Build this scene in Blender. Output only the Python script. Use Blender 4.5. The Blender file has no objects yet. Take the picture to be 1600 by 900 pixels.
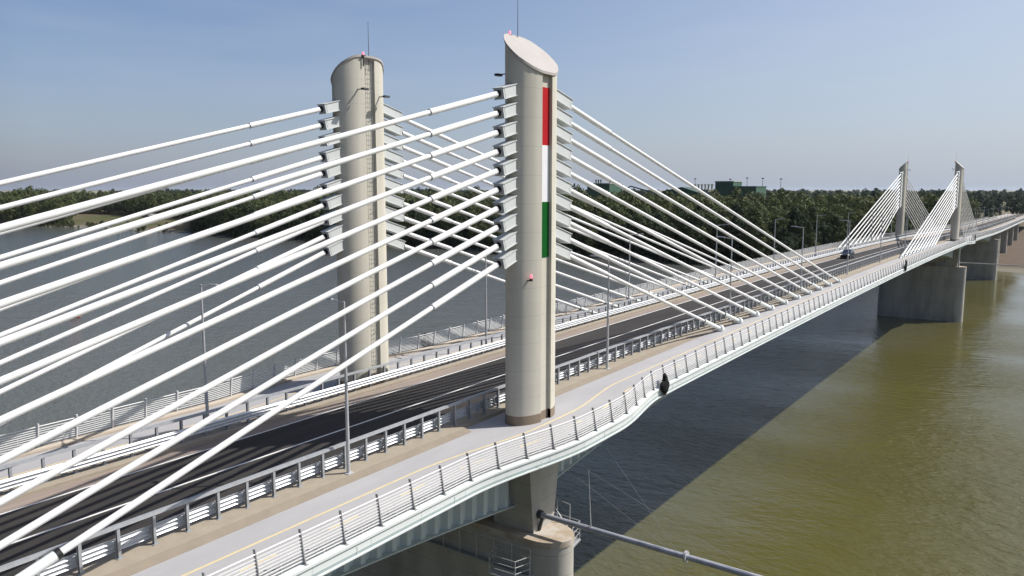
import bpy, math, random
import numpy as np
from mathutils import Vector, Matrix, Euler

random.seed(7); RNG = np.random.default_rng(11)
scene = bpy.context.scene
COL = scene.collection
R_ = math.radians

# ------------------------------------------------------------------ camera, light, exposure
CAM = Vector((-36.993, -31.562, 13.244))
FWD = Vector((0.8083, 0.5749, -0.1269)).normalized()
cam_d = bpy.data.cameras.new("camera"); cam = bpy.data.objects.new("camera", cam_d); COL.objects.link(cam)
cam.location = CAM
right = FWD.cross(Vector((0, 0, 1))).normalized(); up = right.cross(FWD)
cam.rotation_euler = Matrix((right, up, -FWD)).transposed().to_euler()
cam_d.sensor_width = 36.0; cam_d.lens = 36.0 * 1216.1 / 1600.0
cam_d.clip_start = 0.5; cam_d.clip_end = 40000.0
scene.camera = cam

SUN_EL = R_(47.0); SUN_H = Vector((0.719, -0.695)).normalized()
world = bpy.data.worlds.new("World"); scene.world = world; world.use_nodes = True
wn = world.node_tree.nodes; wl = world.node_tree.links
sky = wn.new("ShaderNodeTexSky"); sky.sky_type = 'NISHITA'; sky.sun_disc = False
sky.sun_elevation = SUN_EL; sky.sun_rotation = math.atan2(SUN_H.x, SUN_H.y)
sky.altitude = 100.0; sky.air_density = 1.0; sky.dust_density = 0.8; sky.ozone_density = 2.0
bg = wn.get("Background"); bg.inputs["Strength"].default_value = 0.0793
# the summer haze low over the plain: the sky pales towards the horizon, more so on the sun's side
def wmath(op, a, b=None, c=None):
    n_ = wn.new("ShaderNodeMath"); n_.operation = op
    for i, v in enumerate((a, b, c)):
        if v is None: continue
        if isinstance(v, (int, float)): n_.inputs[i].default_value = v
        else: wl.new(v, n_.inputs[i])
    return n_.outputs[0]
wtc = wn.new("ShaderNodeTexCoord"); wsx = wn.new("ShaderNodeSeparateXYZ"); wl.new(wtc.outputs["Generated"], wsx.inputs[0])
elev = wmath('MAXIMUM', wsx.outputs[2], 0.0)
fac = wmath('MULTIPLY', wmath('EXPONENT', wmath('MULTIPLY', elev, -9.0)), 0.92)
dot = wmath('ADD', wmath('MULTIPLY', wsx.outputs[0], SUN_H.x), wmath('MULTIPLY', wsx.outputs[1], SUN_H.y))
side_ = wn.new("ShaderNodeMapRange"); side_.inputs[1].default_value = -0.4; side_.inputs[2].default_value = 0.85
wl.new(dot, side_.inputs[0])
back_ = wn.new("ShaderNodeMapRange"); back_.inputs[1].default_value = -1.0; back_.inputs[2].default_value = -0.35; back_.inputs[3].default_value = 0.1; back_.inputs[4].default_value = 1.0
wl.new(dot, back_.inputs[0])
hz = wn.new("ShaderNodeMixRGB"); wl.new(side_.outputs[0], hz.inputs[0])
hz.inputs[1].default_value = (2.95, 3.35, 4.35, 1); hz.inputs[2].default_value = (4.75, 5.4, 6.5, 1)
wmp = wn.new("ShaderNodeMapping"); wmp.inputs["Scale"].default_value = (1.2, 1.2, 9.0); wmp.inputs["Rotation"].default_value = (0.12, 0.0, 0.3)
wl.new(wtc.outputs["Generated"], wmp.inputs[0])
wno = wn.new("ShaderNodeTexNoise"); wno.inputs["Scale"].default_value = 2.2; wno.inputs["Detail"].default_value = 5; wl.new(wmp.outputs[0], wno.inputs["Vector"])
wmr = wn.new("ShaderNodeMapRange"); wmr.inputs[1].default_value = 0.45; wmr.inputs[2].default_value = 0.75; wmr.inputs[3].default_value = 0.0; wmr.inputs[4].default_value = 0.2
wl.new(wno.outputs['Fac'], wmr.inputs[0])
cir = wn.new("ShaderNodeMixRGB"); wl.new(wmr.outputs[0], cir.inputs[0]); tint = wn.new('ShaderNodeMixRGB'); tint.blend_type = 'MULTIPLY'; tint.inputs[0].default_value = 1.0; tint.inputs[2].default_value = (1.03, 1.04, 1.18, 1)
wl.new(sky.outputs[0], tint.inputs[1]); wl.new(tint.outputs[0], cir.inputs[1]); cir.inputs[2].default_value = (6.2, 6.8, 7.6, 1)
veil = wn.new("ShaderNodeMixRGB"); wl.new(wmath('MULTIPLY', wmath('POWER', side_.outputs[0], 2.2), 0.62), veil.inputs[0])
wl.new(cir.outputs[0], veil.inputs[1]); veil.inputs[2].default_value = (7.1, 7.5, 7.75, 1)
wmx = wn.new("ShaderNodeMixRGB"); wl.new(fac, wmx.inputs[0]); wl.new(veil.outputs[0], wmx.inputs[1]); wl.new(hz.outputs[0], wmx.inputs[2])
cos3 = wmath('MAXIMUM', wmath('ADD', wmath('MULTIPLY', dot, math.cos(SUN_EL)), wmath('MULTIPLY', wsx.outputs[2], math.sin(SUN_EL))), 0.0)
aur = wmath('MULTIPLY', wmath('POWER', cos3, 8.0), 6.0)
aurc = wn.new('ShaderNodeMixRGB'); aurc.blend_type = 'MULTIPLY'; aurc.inputs[0].default_value = 1.0; aurc.inputs[1].default_value = (1.0, 1.0, 1.0, 1); wl.new(aur, aurc.inputs[2])
aadd = wn.new('ShaderNodeMixRGB'); aadd.blend_type = 'ADD'; aadd.inputs[0].default_value = 1.0; wl.new(wmx.outputs[0], aadd.inputs[1]); wl.new(aurc.outputs[0], aadd.inputs[2]); wmx = aadd
wbk = wn.new('ShaderNodeMixRGB'); wbk.blend_type = 'MULTIPLY'; wbk.inputs[0].default_value = 1.0
wl.new(wmx.outputs[0], wbk.inputs[1]); wl.new(back_.outputs[0], wbk.inputs[2])
wl.new(wbk.outputs[0], bg.inputs["Color"])
sun_d = bpy.data.lights.new("sun", 'SUN'); sun = bpy.data.objects.new("sun", sun_d); COL.objects.link(sun)
sun_d.energy = 5.0; sun_d.angle = R_(0.53); sun_d.color = (1.0, 0.955, 0.89)
sd = Vector((SUN_H.x * math.cos(SUN_EL), SUN_H.y * math.cos(SUN_EL), math.sin(SUN_EL)))
sun.rotation_euler = sd.to_track_quat('Z', 'Y').to_euler(); sun.location = (60, -60, 90)
scene.view_settings.view_transform = 'Standard'; scene.view_settings.look = 'None'
scene.view_settings.exposure = 0.3; scene.view_settings.gamma = 1.0
scene.view_settings.use_curve_mapping = False

# ------------------------------------------------------------------ materials
def new_mat(name):
    m = bpy.data.materials.new(name); m.use_nodes = True
    nt = m.node_tree; return m, nt, nt.nodes["Principled BSDF"]

def mat(name, col, rough=0.6, metal=0.0, var=0.12, scale=1.0, stretch=(1, 1, 1), bump=0.0, bscale=20.0,
        col2=None, thr=None, spec=0.5, lines=None, objrand=0.0):
    """plain surface with noise mottling, an optional second colour in patches, optional formwork lines"""
    m, nt, b = new_mat(name); n = nt.nodes; l = nt.links
    tc = n.new("ShaderNodeTexCoord"); mp = n.new("ShaderNodeMapping"); l.new(tc.outputs["Object"], mp.inputs[0])
    mp.inputs["Scale"].default_value = stretch
    no = n.new("ShaderNodeTexNoise"); no.inputs["Scale"].default_value = scale; no.inputs["Detail"].default_value = 6
    no.inputs["Roughness"].default_value = 0.62
    l.new(mp.outputs[0], no.inputs["Vector"])
    rp = n.new("ShaderNodeValToRGB"); l.new(no.outputs["Fac"], rp.inputs[0])
    c = Vector(col)
    if col2 is None:
        lo = [max(0, x * (1 - var)) for x in c]; hi = [min(1, x * (1 + var)) for x in c]
        rp.color_ramp.elements[0].position = 0.3; rp.color_ramp.elements[1].position = 0.7
    else:
        lo, hi = col, col2
        a, z = thr or (0.45, 0.6)
        rp.color_ramp.elements[0].position = a; rp.color_ramp.elements[1].position = z
    rp.color_ramp.elements[0].color = (*lo, 1); rp.color_ramp.elements[1].color = (*hi, 1)
    out = rp.outputs[0]
    if lines:
        axis, period, depth = lines
        sx = n.new("ShaderNodeSeparateXYZ"); l.new(tc.outputs["Object"], sx.inputs[0])
        pp = n.new("ShaderNodeMath"); pp.operation = 'PINGPONG'; pp.inputs[1].default_value = period / 2
        l.new(sx.outputs[axis], pp.inputs[0])
        lt = n.new("ShaderNodeMath"); lt.operation = 'LESS_THAN'; lt.inputs[1].default_value = 0.02
        l.new(pp.outputs[0], lt.inputs[0])
        fl = n.new("ShaderNodeMath"); fl.operation = 'DIVIDE'; fl.inputs[1].default_value = period; l.new(sx.outputs[axis], fl.inputs[0])
        ff = n.new("ShaderNodeMath"); ff.operation = 'ROUND'; l.new(fl.outputs[0], ff.inputs[0])
        wh = n.new("ShaderNodeTexWhiteNoise"); wh.noise_dimensions = '1D'; l.new(ff.outputs[0], wh.inputs["W"])
        wr = n.new("ShaderNodeMapRange"); wr.inputs[3].default_value = 0.965; wr.inputs[4].default_value = 1.02; l.new(wh.outputs["Value"], wr.inputs[0])
        mb_ = n.new("ShaderNodeMixRGB"); mb_.blend_type = 'MULTIPLY'; mb_.inputs[0].default_value = 1.0; l.new(out, mb_.inputs[1]); l.new(wr.outputs[0], mb_.inputs[2]); out = mb_.outputs[0]
        mx = n.new("ShaderNodeMixRGB"); mx.blend_type = 'MULTIPLY'
        sc_ = n.new("ShaderNodeMath"); sc_.operation = 'MULTIPLY'; sc_.inputs[1].default_value = depth
        l.new(lt.outputs[0], sc_.inputs[0]); l.new(sc_.outputs[0], mx.inputs[0])
        l.new(out, mx.inputs[1]); mx.inputs[2].default_value = (0.3, 0.3, 0.3, 1); out = mx.outputs[0]
    if objrand:
        oi = n.new("ShaderNodeObjectInfo"); hs = n.new("ShaderNodeHueSaturation")
        mr = n.new("ShaderNodeMapRange"); mr.inputs[3].default_value = 1 - objrand; mr.inputs[4].default_value = 1 + objrand
        l.new(oi.outputs["Random"], mr.inputs[0]); l.new(mr.outputs[0], hs.inputs["Value"])
        mr2 = n.new("ShaderNodeMapRange"); mr2.inputs[3].default_value = 0.475; mr2.inputs[4].default_value = 0.52
        m3 = n.new("ShaderNodeMath"); m3.operation = 'FRACT'; m4 = n.new("ShaderNodeMath"); m4.operation = 'MULTIPLY'
        m4.inputs[1].default_value = 7.31; l.new(oi.outputs["Random"], m4.inputs[0]); l.new(m4.outputs[0], m3.inputs[0])
        l.new(m3.outputs[0], mr2.inputs[0]); l.new(mr2.outputs[0], hs.inputs["Hue"])
        l.new(out, hs.inputs["Color"]); out = hs.outputs[0]
    l.new(out, b.inputs["Base Color"])
    b.inputs["Roughness"].default_value = rough; b.inputs["Metallic"].default_value = metal
    b.inputs["Specular IOR Level"].default_value = spec
    if bump:
        n2 = n.new("ShaderNodeTexNoise"); n2.inputs["Scale"].default_value = bscale; n2.inputs["Detail"].default_value = 4
        l.new(tc.outputs["Object"], n2.inputs["Vector"])
        bp = n.new("ShaderNodeBump"); bp.inputs["Strength"].default_value = bump; bp.inputs["Distance"].default_value = 0.05
        l.new(n2.outputs["Fac"], bp.inputs["Height"]); l.new(bp.outputs[0], b.inputs["Normal"])
    return m

M = {}
M['asphalt'] = mat('asphalt', (0.0323, 0.0289, 0.0272), 0.85, var=0.35, scale=0.9, stretch=(0.08, 1.2, 1), bump=0.25, bscale=60, spec=0.3)
M['gutter'] = mat('gutter_concrete', (0.192, 0.156, 0.132), 0.85, scale=0.8, stretch=(0.12, 2.0, 1), col2=(0.296, 0.24, 0.204), thr=(0.35, 0.7))
M['kerb'] = mat('kerb_concrete', (0.296, 0.2544, 0.196), 0.85, var=0.10, scale=1.5, bump=0.1)
M['kerb_face'] = mat('kerb_face_brown', (0.228, 0.1904, 0.144), 0.85, var=0.08, scale=1.5)  # darker brown than the kerb top
M['walk'] = mat('walkway_coating', (0.344, 0.336, 0.34), 0.75, var=0.08, scale=0.35, stretch=(0.5, 1.5, 1), bump=0.06, bscale=60)
M['line_white'] = mat('road_paint_white', (0.663, 0.6545, 0.6375), 0.7, var=0.1, scale=3)
M['line_yellow'] = mat('path_paint_yellow', (0.60, 0.49, 0.27), 0.7, var=0.1, scale=3)
M['pylon'] = mat('pylon_concrete', (0.4879, 0.4633, 0.3922), 0.85, var=0.10, scale=0.8, stretch=(1, 1, 0.07), lines=(2, 1.55, 0.18), bump=0.05)
M['pylon_base'] = mat('pylon_base_paint', (0.2, 0.156, 0.112), 0.8, var=0.06)
M['pier'] = mat('pier_concrete', (0.3226, 0.3046, 0.2643), 0.85, scale=0.5, stretch=(0.6, 0.6, 0.18), col2=(0.4659, 0.4435, 0.3898), thr=(0.35, 0.65), lines=(2, 1.25, 0.35), bump=0.12, bscale=6)
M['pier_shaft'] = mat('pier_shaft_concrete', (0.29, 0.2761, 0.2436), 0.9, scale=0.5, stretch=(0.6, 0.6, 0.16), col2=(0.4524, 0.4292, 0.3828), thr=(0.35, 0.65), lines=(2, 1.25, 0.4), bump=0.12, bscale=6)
M['pier_top'] = mat('pier_top_concrete', (0.336, 0.264, 0.192), 0.85, scale=0.9, col2=(0.44, 0.4, 0.352), thr=(0.4, 0.62))
M['cap'] = mat('pylon_cap_coating', (0.352, 0.324, 0.304), 0.75, var=0.06, scale=0.8)
M['box'] = mat('anchor_box_paint', (0.528, 0.548, 0.536), 0.45, var=0.04)
M['box_end_shade'] = mat('anchor_box_end_shaded_paint', (0.36, 0.37, 0.375), 0.5, var=0.06)  # shade on the end plates is put into this darker tone
M['fascia'] = mat('fascia_paint', (0.28, 0.34, 0.336), 0.5, var=0.05, scale=0.5)
M['ledge'] = mat('edge_ledge_paint', (0.6216, 0.6552, 0.6426), 0.5, var=0.05, scale=0.5)
M['girder'] = mat('girder_paint', (0.448, 0.5, 0.488), 0.5, var=0.06, scale=0.6)
M['cable'] = mat('cable_sheath', (0.711, 0.711, 0.702), 0.6, var=0.07, scale=1.2, stretch=(0.4, 2, 2))
M['sleeve'] = mat('sleeve_paint', (0.684, 0.72, 0.693), 0.42, var=0.03)
M['black'] = mat('black_rubber', (0.012, 0.012, 0.012), 0.5, var=0.1)
M['tarp'] = mat('black_net_cloth', (0.012, 0.012, 0.012), 0.9, var=0.5, scale=9, bump=0.6, bscale=14, spec=0.15)
M['galv'] = mat('galvanised_steel', (0.561, 0.578, 0.595), 0.42, metal=0.25, var=0.10, scale=3)
M['galv_dull'] = mat('galvanised_dull_steel', (0.344, 0.356, 0.368), 0.5, metal=0.3, var=0.12, scale=4)
M['rail_white'] = mat('railing_paint', (0.6364, 0.6364, 0.6278), 0.4, var=0.03)
M['rail_post_shade'] = mat('railing_post_shaded_paint', (0.288, 0.288, 0.288), 0.5, var=0.05)  # grey posts, darkened further to carry their shaded side
M['lamp'] = mat('lamp_pole_galvanised', (0.48, 0.488, 0.496), 0.45, metal=0.35, var=0.06)
M['ledge_far'] = mat('edge_kerb_concrete', (0.376, 0.32, 0.256), 0.8, var=0.08, scale=2)
M['navy'] = mat('boom_steel', (0.336, 0.344, 0.384), 0.5, metal=0.1, var=0.2, scale=2)
M['red'] = mat('stripe_red', (0.3825, 0.0136, 0.0187), 0.7, var=0.04, spec=0.08)
M['white'] = mat('stripe_white', (0.68, 0.68, 0.697), 0.6, var=0.03)
M['green'] = mat('stripe_green', (0.0034, 0.085, 0.0119), 0.7, var=0.05, spec=0.08)
M['plant_green'] = mat('cladding_green', (0.035, 0.095, 0.06), 0.6, var=0.12, scale=0.15, stretch=(1, 1, 0.2))
M['plant_dark'] = mat('cladding_dark_green', (0.03, 0.075, 0.05), 0.6, var=0.12, scale=0.15)
M['plant_pale'] = mat('cladding_pale', (0.336, 0.344, 0.288), 0.7, var=0.1, scale=0.2)
M['dark_steel'] = mat('dark_steel', (0.04, 0.044, 0.048), 0.6, var=0.2)
M['car_paint'] = mat('car_paint_dark', (0.01, 0.013, 0.02), 0.25, var=0.05, spec=0.6)
M['glass'] = mat('car_glass', (0.02, 0.035, 0.06), 0.06, var=0.02, spec=0.9)
M['tyre'] = mat('tyre_rubber', (0.015, 0.015, 0.015), 0.9)
M['rim'] = mat('wheel_rim', (0.32, 0.32, 0.336), 0.35, metal=0.8)
M['buoy'] = mat('buoy_red', (0.32, 0.044, 0.024), 0.5)
M['hut'] = mat('hut_green', (0.024, 0.056, 0.044), 0.7)
M['orange'] = mat('orange_paint', (0.4, 0.136, 0.024), 0.6)
M['bark'] = mat('bark', (0.1, 0.085, 0.065), 0.9, var=0.3, scale=2)
M['stone'] = mat('bank_stone', (0.24, 0.216, 0.184), 0.9, col2=(0.368, 0.344, 0.304), scale=0.6, thr=(0.4, 0.6))

def emit(name, col, s):
    m, nt, b = new_mat(name); b.inputs["Base Color"].default_value = (*col, 1)
    b.inputs["Emission Color"].default_value = (*col, 1); b.inputs["Emission Strength"].default_value = s
    return m
M['red_light'] = emit('warning_light_glass', (1.0, 0.20, 0.28), 0.9)
M['headlight'] = emit('headlight_glass', (1.0, 0.97, 0.9), 1.2)

def foliage(name, a, b_, tr=0.12):
    m, nt, b = new_mat(name); n = nt.nodes; l = nt.links
    geo = n.new("ShaderNodeNewGeometry"); no = n.new("ShaderNodeTexNoise"); no.inputs["Scale"].default_value = 0.11
    no.inputs["Detail"].default_value = 5; l.new(geo.outputs["Position"], no.inputs["Vector"])
    oi = n.new("ShaderNodeObjectInfo")
    ad = n.new("ShaderNodeMath"); ad.operation = 'ADD'; ml = n.new("ShaderNodeMath"); ml.operation = 'MULTIPLY_ADD'
    ml.inputs[1].default_value = 0.75; ml.inputs[2].default_value = -0.37
    l.new(oi.outputs["Random"], ml.inputs[0]); l.new(no.outputs["Fac"], ad.inputs[0]); l.new(ml.outputs[0], ad.inputs[1])
    rp = n.new("ShaderNodeValToRGB"); l.new(ad.outputs[0], rp.inputs[0])
    rp.color_ramp.elements[0].position = 0.25; rp.color_ramp.elements[1].position = 0.8
    rp.color_ramp.elements[0].color = (*a, 1); rp.color_ramp.elements[1].color = (*b_, 1)
    l.new(rp.outputs[0], b.inputs["Base Color"]); b.inputs["Roughness"].default_value = 0.75
    b.inputs["Specular IOR Level"].default_value = 0.25
    t = n.new("ShaderNodeBsdfTranslucent"); l.new(rp.outputs[0], t.inputs[0])
    mx = n.new("ShaderNodeMixShader"); mx.inputs[0].default_value = tr
    l.new(b.outputs[0], mx.inputs[1]); l.new(t.outputs[0], mx.inputs[2])
    l.new(mx.outputs[0], n["Material Output"].inputs[0]); return m
M['leaf'] = foliage('leaves', (0.029, 0.048, 0.021), (0.088, 0.105, 0.039), 0.28)
M['leaf_far'] = foliage('far_leaves', (0.035, 0.055, 0.03), (0.075, 0.09, 0.045), 0.25)

def water_mat():
    m, nt, b = new_mat('river_water'); n = nt.nodes; l = nt.links
    geo = n.new("ShaderNodeNewGeometry")
    def noise(scale, sx, sy, rot, detail=4):
        mp = n.new("ShaderNodeMapping"); mp.inputs["Scale"].default_value = (sx, sy, 1); mp.inputs["Rotation"].default_value = (0, 0, rot)
        l.new(geo.outputs["Position"], mp.inputs[0])
        t = n.new("ShaderNodeTexNoise"); t.inputs["Scale"].default_value = scale; t.inputs["Detail"].default_value = detail
        t.inputs["Roughness"].default_value = 0.55
        l.new(mp.outputs[0], t.inputs["Vector"]); return t
    big = noise(0.012, 1, 0.35, 0.5, 3)
    rp = n.new("ShaderNodeValToRGB"); l.new(big.outputs["Fac"], rp.inputs[0])
    rp.color_ramp.elements[0].position = 0.35; rp.color_ramp.elements[1].position = 0.65
    rp.color_ramp.elements[0].color = (0.078, 0.073, 0.020, 1); rp.color_ramp.elements[1].color = (0.088, 0.080, 0.022, 1)
    # silty olive near side; the upstream grey puts the sky's dull reflection into the colour
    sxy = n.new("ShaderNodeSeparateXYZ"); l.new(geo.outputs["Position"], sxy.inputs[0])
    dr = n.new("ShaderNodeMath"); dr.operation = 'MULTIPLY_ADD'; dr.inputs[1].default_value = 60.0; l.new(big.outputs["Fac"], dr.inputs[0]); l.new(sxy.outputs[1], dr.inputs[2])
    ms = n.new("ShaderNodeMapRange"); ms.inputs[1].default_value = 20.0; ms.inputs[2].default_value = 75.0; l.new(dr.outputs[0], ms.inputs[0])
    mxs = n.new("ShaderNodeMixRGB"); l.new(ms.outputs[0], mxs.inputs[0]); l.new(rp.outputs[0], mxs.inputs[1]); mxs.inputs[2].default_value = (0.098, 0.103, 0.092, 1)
    l.new(mxs.outputs[0], b.inputs["Base Color"])
    b.inputs["Roughness"].default_value = 0.09; b.inputs["IOR"].default_value = 1.33
    w1 = noise(1.15, 1, 0.5, 0.9, 5); w2 = noise(0.22, 1, 0.5, 0.65, 3); w3 = noise(0.03, 1, 0.35, 0.5, 3)
    a = n.new("ShaderNodeMath"); a.operation = 'MULTIPLY_ADD'; a.inputs[1].default_value = 1.3
    l.new(w2.outputs["Fac"], a.inputs[0]); l.new(w1.outputs["Fac"], a.inputs[2])
    a2 = n.new("ShaderNodeMath"); a2.operation = 'MULTIPLY'   # gusts: calmer and rougher patches
    g = n.new("ShaderNodeMapRange"); g.inputs[1].default_value = 0.35; g.inputs[2].default_value = 0.65
    g.inputs[3].default_value = 0.25; g.inputs[4].default_value = 1.7; l.new(w3.outputs["Fac"], g.inputs[0])
    spl = n.new("ShaderNodeMapRange"); spl.inputs[3].default_value = 0.5; spl.inputs[4].default_value = 0.2; l.new(ms.outputs[0], spl.inputs[0]); l.new(spl.outputs[0], b.inputs["Specular IOR Level"])  # specular cut upstream to dim the sky's reflection
    # choppier upstream, calm in the lee beyond the second pier
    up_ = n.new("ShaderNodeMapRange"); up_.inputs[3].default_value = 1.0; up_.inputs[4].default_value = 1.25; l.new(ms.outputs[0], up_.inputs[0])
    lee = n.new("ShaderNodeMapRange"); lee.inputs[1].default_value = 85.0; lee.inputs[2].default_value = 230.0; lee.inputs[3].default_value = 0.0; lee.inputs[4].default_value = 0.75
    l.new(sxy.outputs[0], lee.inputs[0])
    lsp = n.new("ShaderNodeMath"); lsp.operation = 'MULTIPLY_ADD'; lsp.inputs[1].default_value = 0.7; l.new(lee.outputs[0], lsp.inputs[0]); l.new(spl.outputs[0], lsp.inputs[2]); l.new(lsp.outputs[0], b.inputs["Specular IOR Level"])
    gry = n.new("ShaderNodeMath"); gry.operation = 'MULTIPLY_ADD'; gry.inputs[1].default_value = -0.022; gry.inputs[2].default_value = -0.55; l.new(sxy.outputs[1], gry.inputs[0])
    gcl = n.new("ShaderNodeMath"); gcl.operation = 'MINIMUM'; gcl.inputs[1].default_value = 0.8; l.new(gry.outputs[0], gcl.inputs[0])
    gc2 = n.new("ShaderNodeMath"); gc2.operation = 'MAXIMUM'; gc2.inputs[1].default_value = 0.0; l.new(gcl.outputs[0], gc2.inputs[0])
    mg = n.new("ShaderNodeMixRGB"); l.new(gc2.outputs[0], mg.inputs[0]); l.new(mxs.outputs[0], mg.inputs[1]); mg.inputs[2].default_value = (0.116, 0.115, 0.080, 1); l.new(mg.outputs[0], b.inputs["Base Color"])  # downstream grey of rippled sky reflection mixed into the base colour
    inv = n.new("ShaderNodeMath"); inv.operation = 'SUBTRACT'; inv.inputs[0].default_value = 1.0; l.new(ms.outputs[0], inv.inputs[1])
    lm = n.new("ShaderNodeMath"); lm.operation = 'MULTIPLY'; l.new(lee.outputs[0], lm.inputs[0]); l.new(inv.outputs[0], lm.inputs[1])
    l1 = n.new("ShaderNodeMath"); l1.operation = 'SUBTRACT'; l1.inputs[0].default_value = 1.0; l.new(lm.outputs[0], l1.inputs[1])
    gmx = n.new("ShaderNodeMixRGB"); l.new(ms.outputs[0], gmx.inputs[0]); l.new(g.outputs[0], gmx.inputs[1]); gmx.inputs[2].default_value = (1, 1, 1, 1)
    gm_ = n.new("ShaderNodeMath"); gm_.operation = 'MULTIPLY'; l.new(gmx.outputs[0], gm_.inputs[0]); l.new(up_.outputs[0], gm_.inputs[1])
    gm2 = n.new("ShaderNodeMath"); gm2.operation = 'MULTIPLY'; l.new(gm_.outputs[0], gm2.inputs[0]); l.new(l1.outputs[0], gm2.inputs[1])
    l.new(a.outputs[0], a2.inputs[0]); l.new(gm2.outputs[0], a2.inputs[1])
    bp = n.new("ShaderNodeBump"); bp.inputs["Strength"].default_value = 1.0; bp.inputs["Distance"].default_value = 0.30
    l.new(a2.outputs[0], bp.inputs["Height"]); l.new(bp.outputs[0], b.inputs["Normal"])
    return m
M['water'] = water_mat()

def ground_mat():
    m, nt, b = new_mat('bank_ground'); n = nt.nodes; l = nt.links
    geo = n.new("ShaderNodeNewGeometry")
    def noise(scale, detail=5):
        t = n.new("ShaderNodeTexNoise"); t.inputs["Scale"].default_value = scale; t.inputs["Detail"].default_value = detail
        l.new(geo.outputs["Position"], t.inputs["Vector"]); return t
    n1 = noise(0.02); n2 = noise(0.25); n3 = noise(0.0016, 3)
    r1 = n.new("ShaderNodeValToRGB"); l.new(n1.outputs["Fac"], r1.inputs[0])
    r1.color_ramp.elements[0].position = 0.38; r1.color_ramp.elements[1].position = 0.62
    r1.color_ramp.elements[0].color = (0.07, 0.08, 0.03, 1); r1.color_ramp.elements[1].color = (0.14, 0.11, 0.075, 1)
    r2 = n.new("ShaderNodeValToRGB"); l.new(n2.outputs["Fac"], r2.inputs[0])
    r2.color_ramp.elements[0].color = (0.55, 0.55, 0.55, 1); r2.color_ramp.elements[1].color = (1.3, 1.3, 1.3, 1)
    mx = n.new("ShaderNodeMixRGB"); mx.blend_type = 'MULTIPLY'; mx.inputs[0].default_value = 0.7
    l.new(r1.outputs[0], mx.inputs[1]); l.new(r2.outputs[0], mx.inputs[2])
    sy = n.new("ShaderNodeSeparateXYZ"); l.new(geo.outputs["Position"], sy.inputs[0])
    mre = n.new("ShaderNodeMapRange"); mre.inputs[1].default_value = 50.0; mre.inputs[2].default_value = 20.0; l.new(sy.outputs[1], mre.inputs[0])
    mxe = n.new("ShaderNodeMapRange"); mxe.inputs[1].default_value = 900.0; mxe.inputs[2].default_value = 600.0; l.new(sy.outputs[0], mxe.inputs[0])
    mme = n.new("ShaderNodeMath"); mme.operation = 'MULTIPLY'; l.new(mre.outputs[0], mme.inputs[0]); l.new(mxe.outputs[0], mme.inputs[1])
    mxb = n.new("ShaderNodeMixRGB"); l.new(mme.outputs[0], mxb.inputs[0]); l.new(mx.outputs[0], mxb.inputs[1])
    mb2 = n.new("ShaderNodeMixRGB"); mb2.blend_type = 'MULTIPLY'; mb2.inputs[0].default_value = 0.8; mb2.inputs[1].default_value = (0.13, 0.10, 0.078, 1); l.new(r2.outputs[0], mb2.inputs[2])
    l.new(mb2.outputs[0], mxb.inputs[2]); mx = mxb
    mrf = n.new("ShaderNodeMapRange"); mrf.inputs[1].default_value = 800.0; mrf.inputs[2].default_value = 1600.0; l.new(sy.outputs[0], mrf.inputs[0])
    rf = n.new("ShaderNodeValToRGB"); l.new(n3.outputs["Fac"], rf.inputs[0]); rf.color_ramp.elements[0].position = 0.4; rf.color_ramp.elements[1].position = 0.6
    rf.color_ramp.elements[0].color = (0.12, 0.13, 0.06, 1); rf.color_ramp.elements[1].color = (0.28, 0.24, 0.16, 1)
    mxf = n.new("ShaderNodeMixRGB"); l.new(mrf.outputs[0], mxf.inputs[0]); l.new(mx.outputs[0], mxf.inputs[1]); l.new(rf.outputs[0], mxf.inputs[2]); mx = mxf
    # pale strip of rubble along the water line (low ground)
    sx = n.new("ShaderNodeSeparateXYZ"); l.new(geo.outputs["Position"], sx.inputs[0])
    mr = n.new("ShaderNodeMapRange"); mr.inputs[1].default_value = -22.2; mr.inputs[2].default_value = -21.2
    mr.inputs[3].default_value = 1; mr.inputs[4].default_value = 0; l.new(sx.outputs[2], mr.inputs[0])
    m2 = n.new("ShaderNodeMixRGB"); l.new(mr.outputs[0], m2.inputs[0]); l.new(mx.outputs[0], m2.inputs[1])
    m2.inputs[2].default_value = (0.20, 0.185, 0.15, 1)
    l.new(m2.outputs[0], b.inputs["Base Color"]); b.inputs["Roughness"].default_value = 0.95
    b.inputs["Specular IOR Level"].default_value = 0.1
    return m
M['ground'] = ground_mat()

# ------------------------------------------------------------------ mesh helpers
def origin(o):
    v = Vector((0, 0, 0))
    while o is not None:
        v = v + o.location; o = o.parent
    return v

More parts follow.
